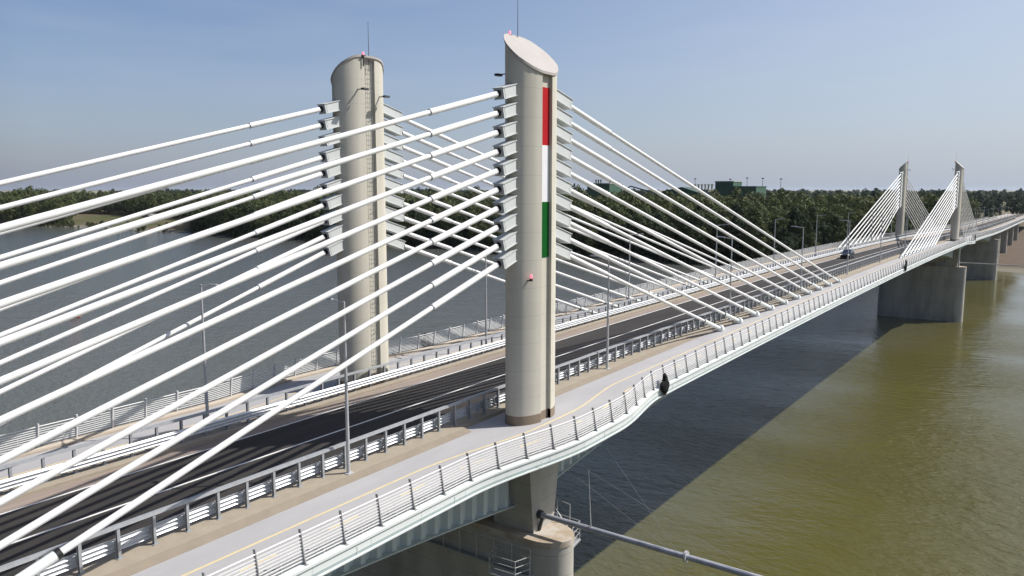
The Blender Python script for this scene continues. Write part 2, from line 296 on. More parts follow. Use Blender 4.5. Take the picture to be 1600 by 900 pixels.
class MB:
    def __init__(s): s.v = []; s.f = []
    def add(s, vs, fs):
        k = len(s.v); s.v.extend([tuple(p) for p in vs]); s.f.extend([tuple(i + k for i in f) for f in fs]); return s
    def box(s, x0, x1, y0, y1, z0, z1):
        return s.add([(x0, y0, z0), (x1, y0, z0), (x1, y1, z0), (x0, y1, z0), (x0, y0, z1), (x1, y0, z1), (x1, y1, z1), (x0, y1, z1)],
                     [(0, 3, 2, 1), (4, 5, 6, 7), (0, 1, 5, 4), (1, 2, 6, 5), (2, 3, 7, 6), (3, 0, 4, 7)])
    def hexa(s, lo, hi):            # two quads of points, lower and upper
        return s.add(list(lo) + list(hi), [(0, 3, 2, 1), (4, 5, 6, 7), (0, 1, 5, 4), (1, 2, 6, 5), (2, 3, 7, 6), (3, 0, 4, 7)])
    def tube(s, pts, rads, n=8, caps=True, up_=(0, 0, 1)):
        pts = [Vector(p) for p in pts]
        if not hasattr(rads, '__len__'): rads = [rads] * len(pts)
        rings = []
        for i, p in enumerate(pts):
            d = (pts[min(i + 1, len(pts) - 1)] - pts[max(i - 1, 0)]).normalized()
            a = d.cross(Vector(up_))
            if a.length < 1e-4: a = d.cross(Vector((1, 0, 0)))
            a.normalize(); b = a.cross(d).normalized()
            rings.append([p + (a * math.cos(2 * math.pi * k / n) + b * math.sin(2 * math.pi * k / n)) * rads[i] for k in range(n)])
        vs = [v for r in rings for v in r]; fs = []
        for i in range(len(pts) - 1):
            for k in range(n):
                fs.append((i * n + k, i * n + (k + 1) % n, (i + 1) * n + (k + 1) % n, (i + 1) * n + k))
        if caps:
            fs.append(tuple(range(n))[::-1]); fs.append(tuple((len(pts) - 1) * n + k for k in range(n)))
        return s.add(vs, fs)
    def prism(s, poly, z0, z1):     # poly (x,y); z0/z1 numbers or functions of (x,y)
        f0 = z0 if callable(z0) else (lambda x, y: z0); f1 = z1 if callable(z1) else (lambda x, y: z1)
        n = len(poly)
        vs = [(x, y, f0(x, y)) for x, y in poly] + [(x, y, f1(x, y)) for x, y in poly]
        fs = [(i, (i + 1) % n, n + (i + 1) % n, n + i) for i in range(n)] + [tuple(range(n))[::-1], tuple(range(n, 2 * n))]
        return s.add(vs, fs)
    def extr(s, poly3, d):          # planar polygon of 3-D points extruded by the vector d
        n = len(poly3); d = Vector(d); vs = [Vector(p) for p in poly3]; vs += [p + d for p in vs]
        fs = [(i, (i + 1) % n, n + (i + 1) % n, n + i) for i in range(n)] + [tuple(range(n))[::-1], tuple(range(n, 2 * n))]
        return s.add(vs, fs)
    def sphere(s, c, r, nu=10, nv=6, sz=1.0):
        vs = [(c[0], c[1], c[2] + r * sz)]; fs = []
        for j in range(1, nv):
            t = math.pi * j / nv
            for i in range(nu):
                p = 2 * math.pi * i / nu
                vs.append((c[0] + r * math.sin(t) * math.cos(p), c[1] + r * math.sin(t) * math.sin(p), c[2] + r * sz * math.cos(t)))
        vs.append((c[0], c[1], c[2] - r * sz))
        for i in range(nu): fs.append((0, 1 + i, 1 + (i + 1) % nu))
        for j in range(nv - 2):
            for i in range(nu):
                a = 1 + j * nu; fs.append((a + i, a + nu + i, a + nu + (i + 1) % nu, a + (i + 1) % nu))
        a = 1 + (nv - 2) * nu
        for i in range(nu): fs.append((len(vs) - 1, a + (i + 1) % nu, a + i))
        return s.add(vs, fs)
    def build(s, name, m, parent=None, smooth=None, loc=None, recenter=True):
        """verts are in world coordinates unless recenter is False; smooth: angle in degrees"""
        me = bpy.data.meshes.new(name)
        o0 = Vector((0, 0, 0))
        if recenter:
            o0 = origin(parent) if parent is not None else Vector(loc or (0, 0, 0))
        V = np.array(s.v, dtype=np.float64) - np.array(o0)
        me.from_pydata(V.tolist(), [], s.f); me.update()
        import bmesh
        if len(s.f) < 60000:
            bm = bmesh.new(); bm.from_mesh(me); bmesh.ops.recalc_face_normals(bm, faces=bm.faces); bm.to_mesh(me); bm.free()
        if smooth:
            me.polygons.foreach_set("use_smooth", [True] * len(me.polygons)); me.set_sharp_from_angle(angle=R_(smooth))
        me.materials.append(M[m] if isinstance(m, str) else m)
        ob = bpy.data.objects.new(name, me); COL.objects.link(ob)
        if parent is not None: ob.parent = parent
        elif loc is not None: ob.location = loc
        return ob

def tag(o, label=None, cat=None, group=None, kind=None):
    if label: o["label"] = label
    if cat: o["category"] = cat
    if group: o["group"] = group
    if kind: o["kind"] = kind
    return o
def thing(name, label, cat, loc=(0, 0, 0), rz=0.0, group=None):
    o = bpy.data.objects.new(name, None); COL.objects.link(o); o.location = loc; o.rotation_euler = (0, 0, rz)
    o.empty_display_size = 0.5
    return tag(o, label, cat, group)
def clone(o, parent=None, loc=None):
    c = o.copy(); COL.objects.link(c); c.parent = parent
    if loc is not None: c.location = loc
    return c
def clone_tree(o, loc, rz=0.0, scale=None):
    r = clone(o, None, loc); r.rotation_euler = (0, 0, rz)
    if scale: r.scale = scale
    for ch in list(o.children):
        k = clone(ch, r)
        for g in list(ch.children): clone(g, k)
    return r

# ------------------------------------------------------------------ bridge alignment
XP2 = 206.0
def Z(x):
    if x <= 270: return 0.007344 * x - 5.847e-5 * x * x
    z = Z(270); s0 = 0.007344 - 2 * 5.847e-5 * 270; s1 = -0.012; d = x - 270
    if d < 80: return z + s0 * d + (s1 - s0) * d * d / 160
    return z + s0 * 80 + (s1 - s0) * 40 + s1 * (d - 80)
def sstep(a, b, x):
    t = min(1, max(0, (x - a) / (b - a))); return t * t * (3 - 2 * t)
def bulge(x):
    r = 0.0
    for c, m_ in ((-0.1, 1), (XP2 + 0.1, -1)):
        d = (x - c) * m_
        r += 1 - (sstep(1.6, 9.9, d) if d > 0 else sstep(1.6, 10.6, -d))
    return 1.12 * r
X0, X1 = -135.0, 760.0
XS = sorted(set([round(v, 3) for v in np.arange(X0, X1 + 1, 5.0)] + [round(v, 3) for v in np.arange(-12, 12.1, 0.75)]
                + [round(XP2 + v, 3) for v in np.arange(-12, 12.1, 1.5)]))
def sweep(mb, prof, xs=None, side=0, closed=True, zf=Z):
    """prof: (y, z) points carried along the deck; side -1 / +1 adds the walkway's bulge outwards (third value = share)"""
    xs = xs or XS; n = len(prof); vs = []; fs = []
    for x in xs:
        b = bulge(x) * side if side else 0.0; z = zf(x)
        for p in prof: vs.append((x, p[0] + b * (p[2] if len(p) > 2 else 1.0), z + p[1]))
    m = n if closed else n - 1
    for i in range(len(xs) - 1):
        for k in range(m):
            fs.append((i * n + k, i * n + (k + 1) % n, (i + 1) * n + (k + 1) % n, (i + 1) * n + k))
    if closed: fs += [tuple(range(n))[::-1], tuple((len(xs) - 1) * n + k for k in range(n))]
    return mb.add(vs, fs)

# ------------------------------------------------------------------ ground, water, far land
WZ = -23.0
def shore(y):
    return 320 + 45 * (1 - sstep(-20, 70, y)) - 50 * sstep(740, 810, y) + 5 * math.sin(y * 0.05) + 3 * math.sin(y * 0.13 + 1) - 0.5 * max(0, -20 - y)
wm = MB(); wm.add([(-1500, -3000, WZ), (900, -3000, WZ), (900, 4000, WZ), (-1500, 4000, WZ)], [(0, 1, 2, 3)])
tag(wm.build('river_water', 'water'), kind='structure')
def gheight(d, x, y):
    if d < 0: return WZ - 1.0 + 0.08 * d
    h = -23.4 + 3.2 * sstep(0, 26, d) + 1.6 * sstep(30, 110, d)
    return h + 0.25 * math.sin(x * 0.21 + 1.3 * math.sin(y * 0.11)) * sstep(2, 20, d)
gm = MB(); ys = list(np.arange(-900, -100, 80)) + list(np.arange(-100, 900, 9)) + list(np.arange(900, 2500, 100)) + [4000, 9000, 12000]
ys = [-9000, -4000] + ys
ds = [-40, -8, 0, 3, 6, 10, 15, 22, 30, 45, 65, 90, 130, 200, 320, 500, 900, 2000, 5000, 12000]
vs = []; fs = []
for y in ys:
    s0 = shore(max(-600, min(y, 1200)))
    for d in ds: vs.append((s0 + d, y, gheight(d, s0 + d, y) if d < 1000 else -18.8))
n = len(ds)
for j in range(len(ys) - 1):
    for i in range(n - 1): fs.append((j * n + i, j * n + i + 1, (j + 1) * n + i + 1, (j + 1) * n + i))
gm.add(vs, fs); tag(gm.build('river_bank_ground', 'ground', smooth=60), kind='structure')

# ------------------------------------------------------------------ road and walkways
def strip(name, m, y0, y1, z1, z0=-0.30, side=0, s0=1.0, s1=1.0):
    mb = MB(); sweep(mb, [(y0, z0, s0), (y1, z0, s1), (y1, z1, s1), (y0, z1, s0)], side=side)
    return tag(mb.build(name, m), kind='structure')
strip('road_asphalt', 'asphalt', -2.93, 3.83, 0.0)
strip('gutter_near', 'gutter', -3.93, -2.93, 0.012)
strip('gutter_far', 'gutter', 3.83, 4.86, 0.012)
strip('walkway_near', 'walk', -10.17, -5.0, 0.0, side=-1, s0=1.0, s1=0.0)
strip('walkway_far', 'walk', 6.56, 10.67, 0.0, side=1, s0=0.0, s1=1.0)
for yl in (-2.80, 0.44, 3.72):
    mb = MB(); sweep(mb, [(yl - 0.07, 0.0045), (yl + 0.07, 0.0045)], closed=False)
    tag(mb.build('road_marking', 'line_white'), kind='structure')
def path_line(y, side, dash):
    mb = MB(); x = -45.0
    shift = lambda x_: 0.92 * bulge(x_) * side
    def quad(a, b, yy):
        steps = max(1, int((b - a) / 1.0)); vs = []; fs = []
        for i in range(steps + 1):
            x_ = a + (b - a) * i / steps
            for e in (-0.06, 0.06): vs.append((x_, yy + shift(x_) + e, Z(x_) + 0.0045))
        for i in range(steps): fs.append((2 * i, 2 * i + 1, 2 * i + 3, 2 * i + 2))
        mb.add(vs, fs)
    quad(-60, 330, y)
    if dash:                                     # broken outer line beside the railing
        x = -46.0
        while x < 60:
            quad(x, x + 1.6, y + side * 1.35); x += 4.1
    return tag(mb.build('path_marking', 'line_yellow'), kind='structure')
path_line(-7.28, -1, True); path_line(8.05, 1, False)

# ------------------------------------------------------------------ bridge deck as one thing
deck = thing('bridge_deck', 'long pale green steel bridge deck with corrugated sides crossing the river', 'bridge', (0, 0, 0))
KA = [x for x in XS if x <= -4.5]; KB = [x for x in XS if -4.5 <= x <= 3.0]; KC = [x for x in XS if x >= 3.0]
for kx, ky, kf in ((KA, -5.28, -5.74), (KB, -4.95, -5.06), (KC, -5.28, -5.74)):
    mb = MB(); sweep(mb, [(-3.93, -0.3), (-3.93, 0.15), (ky, 0.15), (ky, -0.3)], xs=kx); mb.build('kerb', 'kerb', deck)
    mb = MB(); sweep(mb, [(ky - .002, -0.3), (ky - .002, 0.146), (kf, 0.012), (kf, -0.3)], xs=kx); mb.build('kerb_slope', 'kerb_face', deck)
mb = MB(); sweep(mb, [(4.86, -0.3), (4.86, 0.15), (6.10, 0.15), (6.10, -0.3)]); mb.build('kerb', 'kerb', deck)
mb = MB(); sweep(mb, [(6.102, -0.3), (6.102, 0.146), (6.56, 0.012), (6.56, -0.3)]); mb.build('kerb_slope', 'kerb_face', deck)
for sd_, ye in ((-1, 10.17), (1, 10.67)):
    mb = MB(); y = lambda v: sd_ * (ye + v)
    sweep(mb, [(y(0.0), -0.30), (y(0.0), 0.13), (y(0.05), 0.17), (y(0.36), 0.17), (y(0.40), 0.14), (y(0.40), 0.03), (y(0.335), 0.03), (y(0.335), -0.30)], side=sd_)
    mb.build('edge_ledge', 'ledge', deck)
    mb = MB(); sweep(mb, [(y(-0.26), -0.28), (y(-0.26), 0.10), (y(-0.004), 0.12), (y(-0.004), -0.28)], side=sd_); mb.build('edge_kerb', 'ledge_far', deck)
    if sd_ > 0:
        mb = MB(); sweep(mb, [(y(0.004), 0.135), (y(0.05), 0.175), (y(0.30), 0.175), (y(0.30), 0.10), (y(0.004), 0.10)], side=sd_); mb.build('edge_kerb', 'ledge_far', deck)
    mb = MB(); sweep(mb, [(y(0.33), 0.02), (y(0.33), -0.42), (y(0.31), -0.42), (y(0.31), 0.02)], side=sd_); mb.build('fascia', 'fascia', deck)
    mb = MB(); sweep(mb, [(y(0.42), -0.42), (y(0.42), -0.48), (y(0.10), -0.50), (y(0.10), -0.44)], side=sd_); mb.build('bottom_ledge', 'ledge', deck)
    # seams and drain spouts in the fascia
    mb = MB(); x = -40.0; q = 0
    while x < 130:
        b = bulge(x) + 0.335
        mb.box(x, x + 0.015, min(y(b), y(b + .004)), max(y(b), y(b + .004)), Z(x) - 0.41, Z(x) + 0.02)
        if q % 2 == 0: mb.box(x - 0.75, x - 0.715, min(y(b), y(b + .012)), max(y(b), y(b + .012)), Z(x) - 0.41, Z(x) - 0.10)
        x += 2.9; q += 1
    mb.build('fascia_seams', 'girder', deck)
mb = MB(); sweep(mb, [(-10.1, -0.31), (-10.1, -0.45), (-6.6, -0.75), (7.1, -0.75), (10.6, -0.45), (10.6, -0.31)]); mb.build('deck_slab', 'girder', deck)
def gdepth(x):
    d = min(abs(x + 0.9), abs(x - XP2), abs(x + 122), abs(x - 326))
    return 2.15 + 2.75 * max(0, 1 - d / 40.0) ** 2
def girder_wall(y0, y1):
    xs = []; off = []
    x = X0
    while x < 330:
        xs += [x, x + 0.28, x + 0.5, x + 0.78]; off += [0, 0, 0.27, 0.27]; x += 1.0
    vs = []; fs = []; s = 1 if y0 < 0 else -1
    for x, o in zip(xs, off): vs += [(x, y0 + o * s, Z(x) - 0.74), (x, y1 + o * s, Z(x) - gdepth(x))]
    for i in range(len(xs) - 1): fs.append((2 * i, 2 * i + 1, 2 * i + 3, 2 * i + 2))
    return MB().add(vs, fs)
girder_wall(-7.0, -6.9).build('corrugated_side', 'girder', deck)
girder_wall(7.5, 7.4).build('corrugated_side', 'girder', deck)
mb = MB(); vs = []; fs = []; gx = [x for x in XS if x <= 330]
for x in gx: vs += [(x, -7.05, Z(x) - gdepth(x)), (x, 7.55, Z(x) - gdepth(x)), (x, -7.05, Z(x) - gdepth(x) - 0.06), (x, 7.55, Z(x) - gdepth(x) - 0.06)]
for i in range(len(gx) - 1):
    a, b = 4 * i, 4 * i + 4; fs += [(a, a + 1, b + 1, b), (a + 2, a + 3, b + 3, b + 2), (a, a + 2, b + 2, b), (a + 1, a + 3, b + 3, b + 1)]
mb.add(vs, fs); mb.build('bottom_plate', 'girder', deck)
ax = [x for x in XS if x >= 325]
for yy in (-6.6, 4.0):
    mb = MB(); sweep(mb, [(yy, -0.72), (yy, -2.6), (yy + 3.2, -2.6), (yy + 3.2, -0.72)], xs=ax); mb.build('approach_girder', 'girder', deck)

# ------------------------------------------------------------------ piers
def stadium(cx, hx, y0, y1, n=12, point=1.0):
    pts = []
    for i in range(n + 1):
        a = math.pi + math.pi * i / n; pts.append((cx + hx * math.cos(a), y0 + hx * point + hx * point * math.sin(a)))
    for i in range(n + 1):
        a = math.pi * i / n; pts.append((cx + hx * math.cos(a), y1 - hx * point + hx * point * math.sin(a)))
    return pts
def pier(x, label, ztop, zd, hx=1.75, zb=-27.0, detail=True, dx=0.0):
    t = thing('bridge_pier', label, 'bridge pier', (x, 0, zb))
    shaft = stadium(x + dx, hx, -10.25, 11.35, 14, 1.25)
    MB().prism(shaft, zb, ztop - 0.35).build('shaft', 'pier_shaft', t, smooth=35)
    cap = stadium(x + dx, hx + 0.04, -10.29, 11.39, 14, 1.25)
    MB().prism(cap, ztop - 0.35, ztop).build('pier_top', 'pier_top', t, smooth=35)
    if detail:
        for s in (-1, 1):
            yo, yi = 8.25, 4.9
            if s > 0: yo, yi = 8.4, 5.3
            lo = [(x - 1.1, s * (yo - .1), ztop), (x + 1.05, s * (yo - .1), ztop), (x + 1.05, s * (yi + .5), ztop), (x - 1.1, s * (yi + .5), ztop)]
            hi = [(x - 1.75, s * yo, zd), (x + 1.75, s * yo, zd), (x + 1.75, s * yi, zd), (x - 1.75, s * yi, zd)]
            MB().hexa(lo, hi).build('column_head', 'pier', t)
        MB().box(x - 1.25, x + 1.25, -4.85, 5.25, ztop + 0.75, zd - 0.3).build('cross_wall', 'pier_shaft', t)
        b = MB()
        for yy in (-4.2, 3.4): b.box(x - 1.0, x + 1.0, yy, yy + 1.3, ztop, ztop + 0.75)
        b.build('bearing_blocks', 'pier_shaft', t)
    else:
        b = MB()
        for yy in (-5.9, 4.7): b.box(x - 0.8, x + 0.8, yy, yy + 1.8, ztop, zd)
        b.build('bearing_blocks', 'pier', t)
    return t
pier(-0.9, 'nearest bridge pier, rounded concrete with warm stained top under striped pylon', -6.2, -0.76, 1.38, dx=-0.45)
pier(XP2, 'broad grey concrete river pier standing under the distant pair of pylons', -7.9, Z(XP2) - 0.76)
pier(326.0, 'grey concrete pier at the far water edge, behind the broad one', Z(326) - 3.35, Z(326) - 2.1, 1.5, -27.0, False)
for i, x in enumerate((378, 430, 482, 534)):
    nm = ['first', 'second', 'third', 'fourth'][i]
    t = thing('bridge_pier', f'{nm} concrete approach pier on the bare bank, counted from the water', 'bridge pier', (x, 0, -22), group='approach piers on the bank')
    MB().prism(stadium(x, 0.9, -7.6, 8.2, 8), -22, Z(x) - 3.2).build('shaft', 'pier', t, smooth=35)
    MB().box(x - 1.0, x + 1.0, -8.0, 8.6, Z(x) - 3.2, Z(x) - 2.6).build('crosshead', 'pier', t)

# ------------------------------------------------------------------ pylons
PYX, PYA, PYB = 0.0, 1.92, 1.05
HX, HZ, HS = 3.442, 18.165, 0.991      # cable hole: distance from the axis, top level, step
PQ = [(1.985, 0.0), (1.975, 0.14), (1.94, 0.28), (1.865, 0.415), (1.55, 0.66), (1.20, 0.845), (0.85, 0.965), (0.5, 1.03)]
PI_ = [(1.985, 0.0), (1.975, 0.16), (1.93, 0.30), (1.83, 0.47), (1.52, 0.74), (1.20, 0.92), (0.85, 1.00), (0.5, 1.03)]
def pylon_outline(grow=0.0, slot=True, inner=1):
    """counter-clockwise outline: rounded ends, creases, bowed outer and flatter inner face, slots 1 m wide and 0.2 m deep"""
    def half(P):
        q = []
        for i, (x, y) in enumerate(P):
            nx, ny = x / 1.985 ** 2, y / 1.03 ** 2; m_ = math.hypot(nx, ny); last = i == len(P) - 1
            q.append((x if last else x + grow * nx / m_, y + grow if last else y + grow * ny / m_))
        return q
    qp, qm = (half(PI_), half(PQ)) if inner > 0 else (half(PQ), half(PI_))
    pts = [(x, -y) for x, y in qm[::-1]][:-1] + qp
    if slot: pts += [(0.5, 0.83 + grow), (-0.5, 0.83 + grow)]
    pts += [(-x, y) for x, y in qp[::-1]][:-1] + [(-x, -y) for x, y in qm]
    if slot: pts += [(-0.5, -0.83 - grow), (0.5, -0.83 - grow)]
    return pts
def make_pylon(x, s, label, flag=False, off=-0.35):
    """s = -1 near side, +1 far side; off shifts the shaft from the cable axis"""
    y = s * 6.855; zb = Z(x)
    t = thing('bridge_pylon', label, 'bridge pylon', (x, y, zb))
    cx = x + off
    inner = -s
    top = lambda px, py: zb + 20.5 + 0.98 * inner * (py - y)
    ol = [(cx + a, y + b) for a, b in pylon_outline(0.0, True, inner)]
    MB().prism(ol, zb - 1.0, top).build('shaft', 'pylon', t, smooth=24)
    b = MB(); ol2 = [(cx + a, y + c) for a, c in pylon_outline(0.012, True, inner)]
    b.prism(ol2, zb - 0.05, zb + 0.52).build('base_band', 'pylon_base', t, smooth=30)
    capo = [(cx + a, y + c) for a, c in pylon_outline(0.07, False, inner)]
    MB().prism(capo, lambda px, py: top(px, py) - 0.02, lambda px, py: top(px, py) + 0.12).build('sloped_cap', 'cap', t, smooth=40)
    # anchor boxes
    for sx in (-1, 1):
        for k in range(10):
            h = Vector((x + sx * HX, y, zb + HZ - HS * k))
            q = 9 - k
            bx = Vector((x + sx * (31.963 + 5.034 * q), s * 6.174, Z(x + sx * (31.963 + 5.034 * q)) + 0.2))
            d = (bx - h); d.y = 0; d.normalize()
            v = Vector((0, 1, 0)); u = v.cross(d).normalized()
            if u.z < 0: u = -u
            P = lambda a, b_, c: h + d * a + v * b_ + u * c
            L = -(HX - 1.35)
            def bar(mb, a0, a1, b0, b1, c0, c1):
                mb.hexa([P(a0, b0, c0), P(a1, b0, c0), P(a1, b1, c0), P(a0, b1, c0)], [P(a0, b0, c1), P(a1, b0, c1), P(a1, b1, c1), P(a0, b1, c1)])
            m1 = MB()
            bar(m1, L, 0.03, -0.36, 0.36, 0.27, 0.31); bar(m1, L, 0.03, -0.36, 0.36, -0.31, -0.27)
            bar(m1, L, 0.0, -0.31, -0.28, -0.268, 0.268); bar(m1, L, 0.0, 0.28, 0.31, -0.268, 0.268)
            bar(m1, -0.16, -0.12, -0.322, -0.312, -0.266, 0.266); bar(m1, -0.16, -0.12, 0.312, 0.322, -0.266, 0.266)
            bx_o = m1.build('anchor_box', 'box', t)
            m2 = MB(); bar(m2, -0.02, 0.028, -0.278, 0.278, -0.267, 0.267); m2.build('end_plate', 'box_end_shade', bx_o)
            m3 = MB(); dd = (bx - h).normalized(); m3.tube([h - dd * 0.02, h + dd * 0.10, h + dd * 0.11, h + dd * 0.30], [0.175, 0.175, 0.12, 0.12], 12)
            m3.build('cable_boot', 'black', bx_o, smooth=40)
    if flag:
        yf = y - 0.83 - 0.012
        p = None
        for nm, m_, z0, z1 in (('red_stripe', 'red', 15.61, 18.74), ('white_stripe', 'white', 12.50, 15.61), ('green_stripe', 'green', 9.39, 12.50)):
            MB().box(cx - 0.49, cx + 0.49, yf - 0.01, yf + 0.015, zb + z0, zb + z1).build(nm, m_, t)
    # ladder in the inner slot
    yi = y + inner * 0.93; lad = MB()
    for dx in (-0.05, 0.33): lad.tube([(cx + dx, yi, zb + 0.2), (cx + dx, yi, zb + 21.3)], 0.012, 5)
    for i in range(70): lad.box(cx - 0.05, cx + 0.33, yi - 0.008, yi + 0.008, zb + 0.3 + i * 0.3, zb + 0.312 + i * 0.3)
    for i in range(10): lad.tube([(cx - 0.05, yi, zb + 1.5 + 2 * i), (cx + 0.2, yi + inner * 0.16, zb + 1.8 + 2 * i)], 0.02, 4)
    lad.build('ladder', 'galv_dull', t)
    # warning light on the tip, lightning rod, floodlight brackets
    yt = y + inner * 1.12; zt = zb + 20.5 + 0.98 * 1.05
    lp = MB(); lp.tube([(cx - 0.55, yt, zt - 0.55), (cx - 0.55, yt, zt + 0.10)], 0.045, 6); lp.box(cx - 0.66, cx - 0.44, yt - 0.1, yt + 0.1, zt + 0.08, zt + 0.13)
    w = lp.build('warning_light', 'dark_steel', t)
    g = MB(); g.tube([(cx - 0.55, yt, zt + 0.13), (cx - 0.55, yt, zt + 0.30), (cx - 0.55, yt, zt + 0.34)], [0.065, 0.065, 0.03], 8); g.build('lamp_glass', 'red_light', w, smooth=50)
    rod = MB(); rod.tube([(cx + 0.05, y + inner * 1.0, zt - 0.8), (cx + 0.05, y + inner * 1.0, zt + 0.2), (cx + 0.05, y + inner * 1.0, zt + 2.3)], [0.03, 0.022, 0.012], 5); rod.build('lightning_rod', 'dark_steel', t)
    for dx, dz, ysh in ((-0.95, -2.05, 0.93), (0.95, -2.35, 0.93)):
        f_ = MB(); ys_ = y + inner * ysh; ye_ = y + inner * (ysh + 0.55)
        f_.box(cx + dx - 0.04, cx + dx + 0.04, min(ys_, ye_), max(ys_, ye_), zt + dz, zt + dz + 0.05)
        f_.box(cx + dx - 0.22, cx + dx + 0.22, min(ye_, ye_ + inner * 0.25), max(ye_, ye_ + inner * 0.25), zt + dz - 0.05, zt + dz + 0.07)
        f_.build('floodlight', 'dark_steel', t)
    if flag:
        th = math.radians(222); lx, ly = cx + PYA * math.cos(th), y + PYB * math.sin(th)
        lp = MB(); lp.box(lx - 0.05, lx + 0.05, ly - 0.32, ly + 0.05, zb + 8.18, zb + 8.24); lp.tube([(lx, ly - 0.25, zb + 8.24), (lx, ly - 0.25, zb + 8.34)], 0.09, 8)
        w = lp.build('warning_light', 'dark_steel', t)
        g = MB(); g.tube([(lx, ly - 0.25, zb + 8.34), (lx, ly - 0.25, zb + 8.52), (lx, ly - 0.25, zb + 8.56)], [0.065, 0.065, 0.03], 8); g.build('lamp_glass', 'red_light', w, smooth=50)
    return t
make_pylon(0.0, -1, 'nearest concrete pylon with red white and green stripes and slanted cap', True)
make_pylon(0.0, 1, 'large concrete pylon with a ladder in its slot, on the far walkway', False)
make_pylon(XP2, -1, 'small distant pylon on the near walkway, right one of the far pair', False, 0.35)
make_pylon(XP2, 1, 'small distant pylon on the far walkway, left one of the far pair', False, 0.35)

# ------------------------------------------------------------------ stay cables, one thing each
ORD = ['lowest', 'second lowest', 'third lowest', 'fourth lowest', 'fifth lowest', 'fifth highest', 'fourth highest', 'third highest', 'second highest', 'highest']
def make_cable(x, s, sx, q, whose, dirn):
    k = 9 - q; y = s * 6.855; zb = Z(x)
    h = Vector((x + sx * HX, y, zb + HZ - HS * k))
    bx_ = x + sx * (31.963 + (5.034 if sx > 0 else 5.09) * q)
    if XP2 - 2 < x and sx < 0: bx_ = 204.587 - (31.963 + 5.034 * q)
    e = Vector((bx_, s * 6.174, Z(bx_) + 0.2))
    d = (e - h); L = d.length; d.normalize()
    low = 4.6 if sx > 0 else 6.0
    t = thing('stay_cable', f'{ORD[q]} white stay cable {dirn} {whose}', 'stay cable', tuple(e), group='white stay cables fanning from the pylons')
    far_ = x > 100
    n = 8 if far_ else 12
    MB().tube([h + d * 0.24, h + d * 5.6], 0.157, n).build('upper_sleeve', 'cable', t, smooth=40)
    MB().tube([h + d * 5.55, h + d * (L - low)], 0.121, n).build('sheath', 'cable', t, smooth=40)
    MB().tube([h + d * (L - low - 0.05), h + d * (L - 0.2)], 0.175, n).build('lower_sleeve', 'sleeve', t, smooth=40)
    c = MB(); c.tube([h + d * 5.575, h + d * 5.615], 0.161, n); c.build('joint_ring', 'galv_dull', t, smooth=40)
    c = MB(); c.tube([h + d * (L - low - 0.07), h + d * (L - low + (0.09 if s < 0 and sx < 0 and x < 50 else 0.0))], 0.188, n); c.build('collar', 'black' , t, smooth=40)
    b = MB(); b.tube([e - d * 0.45, e - d * 0.38, e - d * 0.12, e + d * 0.12, e + d * 0.2], [0.2, 0.33, 0.36, 0.36, 0.2], 14)
    b.build('anchor_collar', 'sleeve', t, smooth=40)
    cone = MB(); cone.tube([e + d * 0.12, Vector((e.x + sx * 0.95, e.y, Z(bx_) + 0.03))], [0.24, 0.05], 10); cone.build('anchor_tail', 'sleeve', t, smooth=40)
for x, s, who in ((0.0, -1, 'of the striped near pylon'), (0.0, 1, 'of the ladder pylon'), (XP2, -1, 'of the distant right pylon'), (XP2, 1, 'of the distant left pylon')):
    for sx in (-1, 1):
        for q in range(10): make_cable(x, s, sx, q, who, 'on the left side' if sx < 0 else 'on the right side')

# ------------------------------------------------------------------ guardrails
def thrie(yf, s, z0=0.36, z1=0.86):
    """three-wave beam, yf = traffic face, s = direction to the traffic"""
    out = []; N = 25
    for i in range(N):
        u_ = i / (N - 1); z = z0 + (z1 - z0) * u_
        out.append((yf + s * 0.055 * math.cos(2 * math.pi * 3 * u_) * -1, z))
    back = [(p[0] - s * 0.012, p[1]) for p in out[::-1]]
    return out + back
def guardrail(name, label, yp, s, xg0, pitch=1.36):
    """yp = post line, s = +1/-1 direction towards the traffic"""
    t = thing(name, label, 'guardrail', (0, yp, 0))
    gxs = [x for x in XS if -48 <= x <= 560]; gxs = sorted(gxs + [-48.0])
    b = MB(); sweep(b, thrie(yp + s * 0.24, s), xs=gxs); b.build('wave_beam', 'galv', t, smooth=50)
    b = MB(); sweep(b, [(yp - 0.10, 1.30), (yp - 0.08, 1.42), (yp + 0.08, 1.42), (yp + 0.10, 1.30), (yp + 0.07, 1.30), (yp + 0.05, 1.36), (yp - 0.05, 1.36), (yp - 0.07, 1.30)], xs=gxs); b.build('top_beam', 'galv_dull', t)
    p = MB()     # an I-profile post with base plate, and the spacer that carries the beam
    p.box(-0.055, 0.055, -0.07, -0.058, 0.15, 1.30); p.box(-0.055, 0.055, 0.058, 0.07, 0.15, 1.30); p.box(-0.006, 0.006, -0.058, 0.058, 0.15, 1.30)
    p.box(-0.12, 0.12, -0.14, 0.14, 0.152, 0.172)
    a = sorted((0.07 * s, 0.19 * s)); p.box(-0.05, 0.05, a[0], a[1], 0.42, 0.80)
    proto = p.build('post', 'galv_dull', t, recenter=False)
    rest = MB(); n = 0; i = -14
    while True:
        x = xg0 + pitch * i; i += 1
        if x > 555: break
        if x < -47: continue
        n += 1
        if n <= 99:
            o = proto if n == 1 else clone(proto, t); o.location = (x, 0, Z(x))
        else:
            rest.box(x - 0.055, x + 0.055, yp - 0.07, yp + 0.07, Z(x) + 0.15, Z(x) + 1.3)
            c = sorted((yp + s * 0.07, yp + s * 0.19)); rest.box(x - 0.05, x + 0.05, c[0], c[1], Z(x) + 0.42, Z(x) + 0.8)
    o = rest.build('far_posts', 'galv_dull', t); tag(o, kind='stuff')
    return t
guardrail('guardrail', 'galvanised steel guardrail on the near tan kerb, seen from behind its posts', -4.45, 1, -24.805)
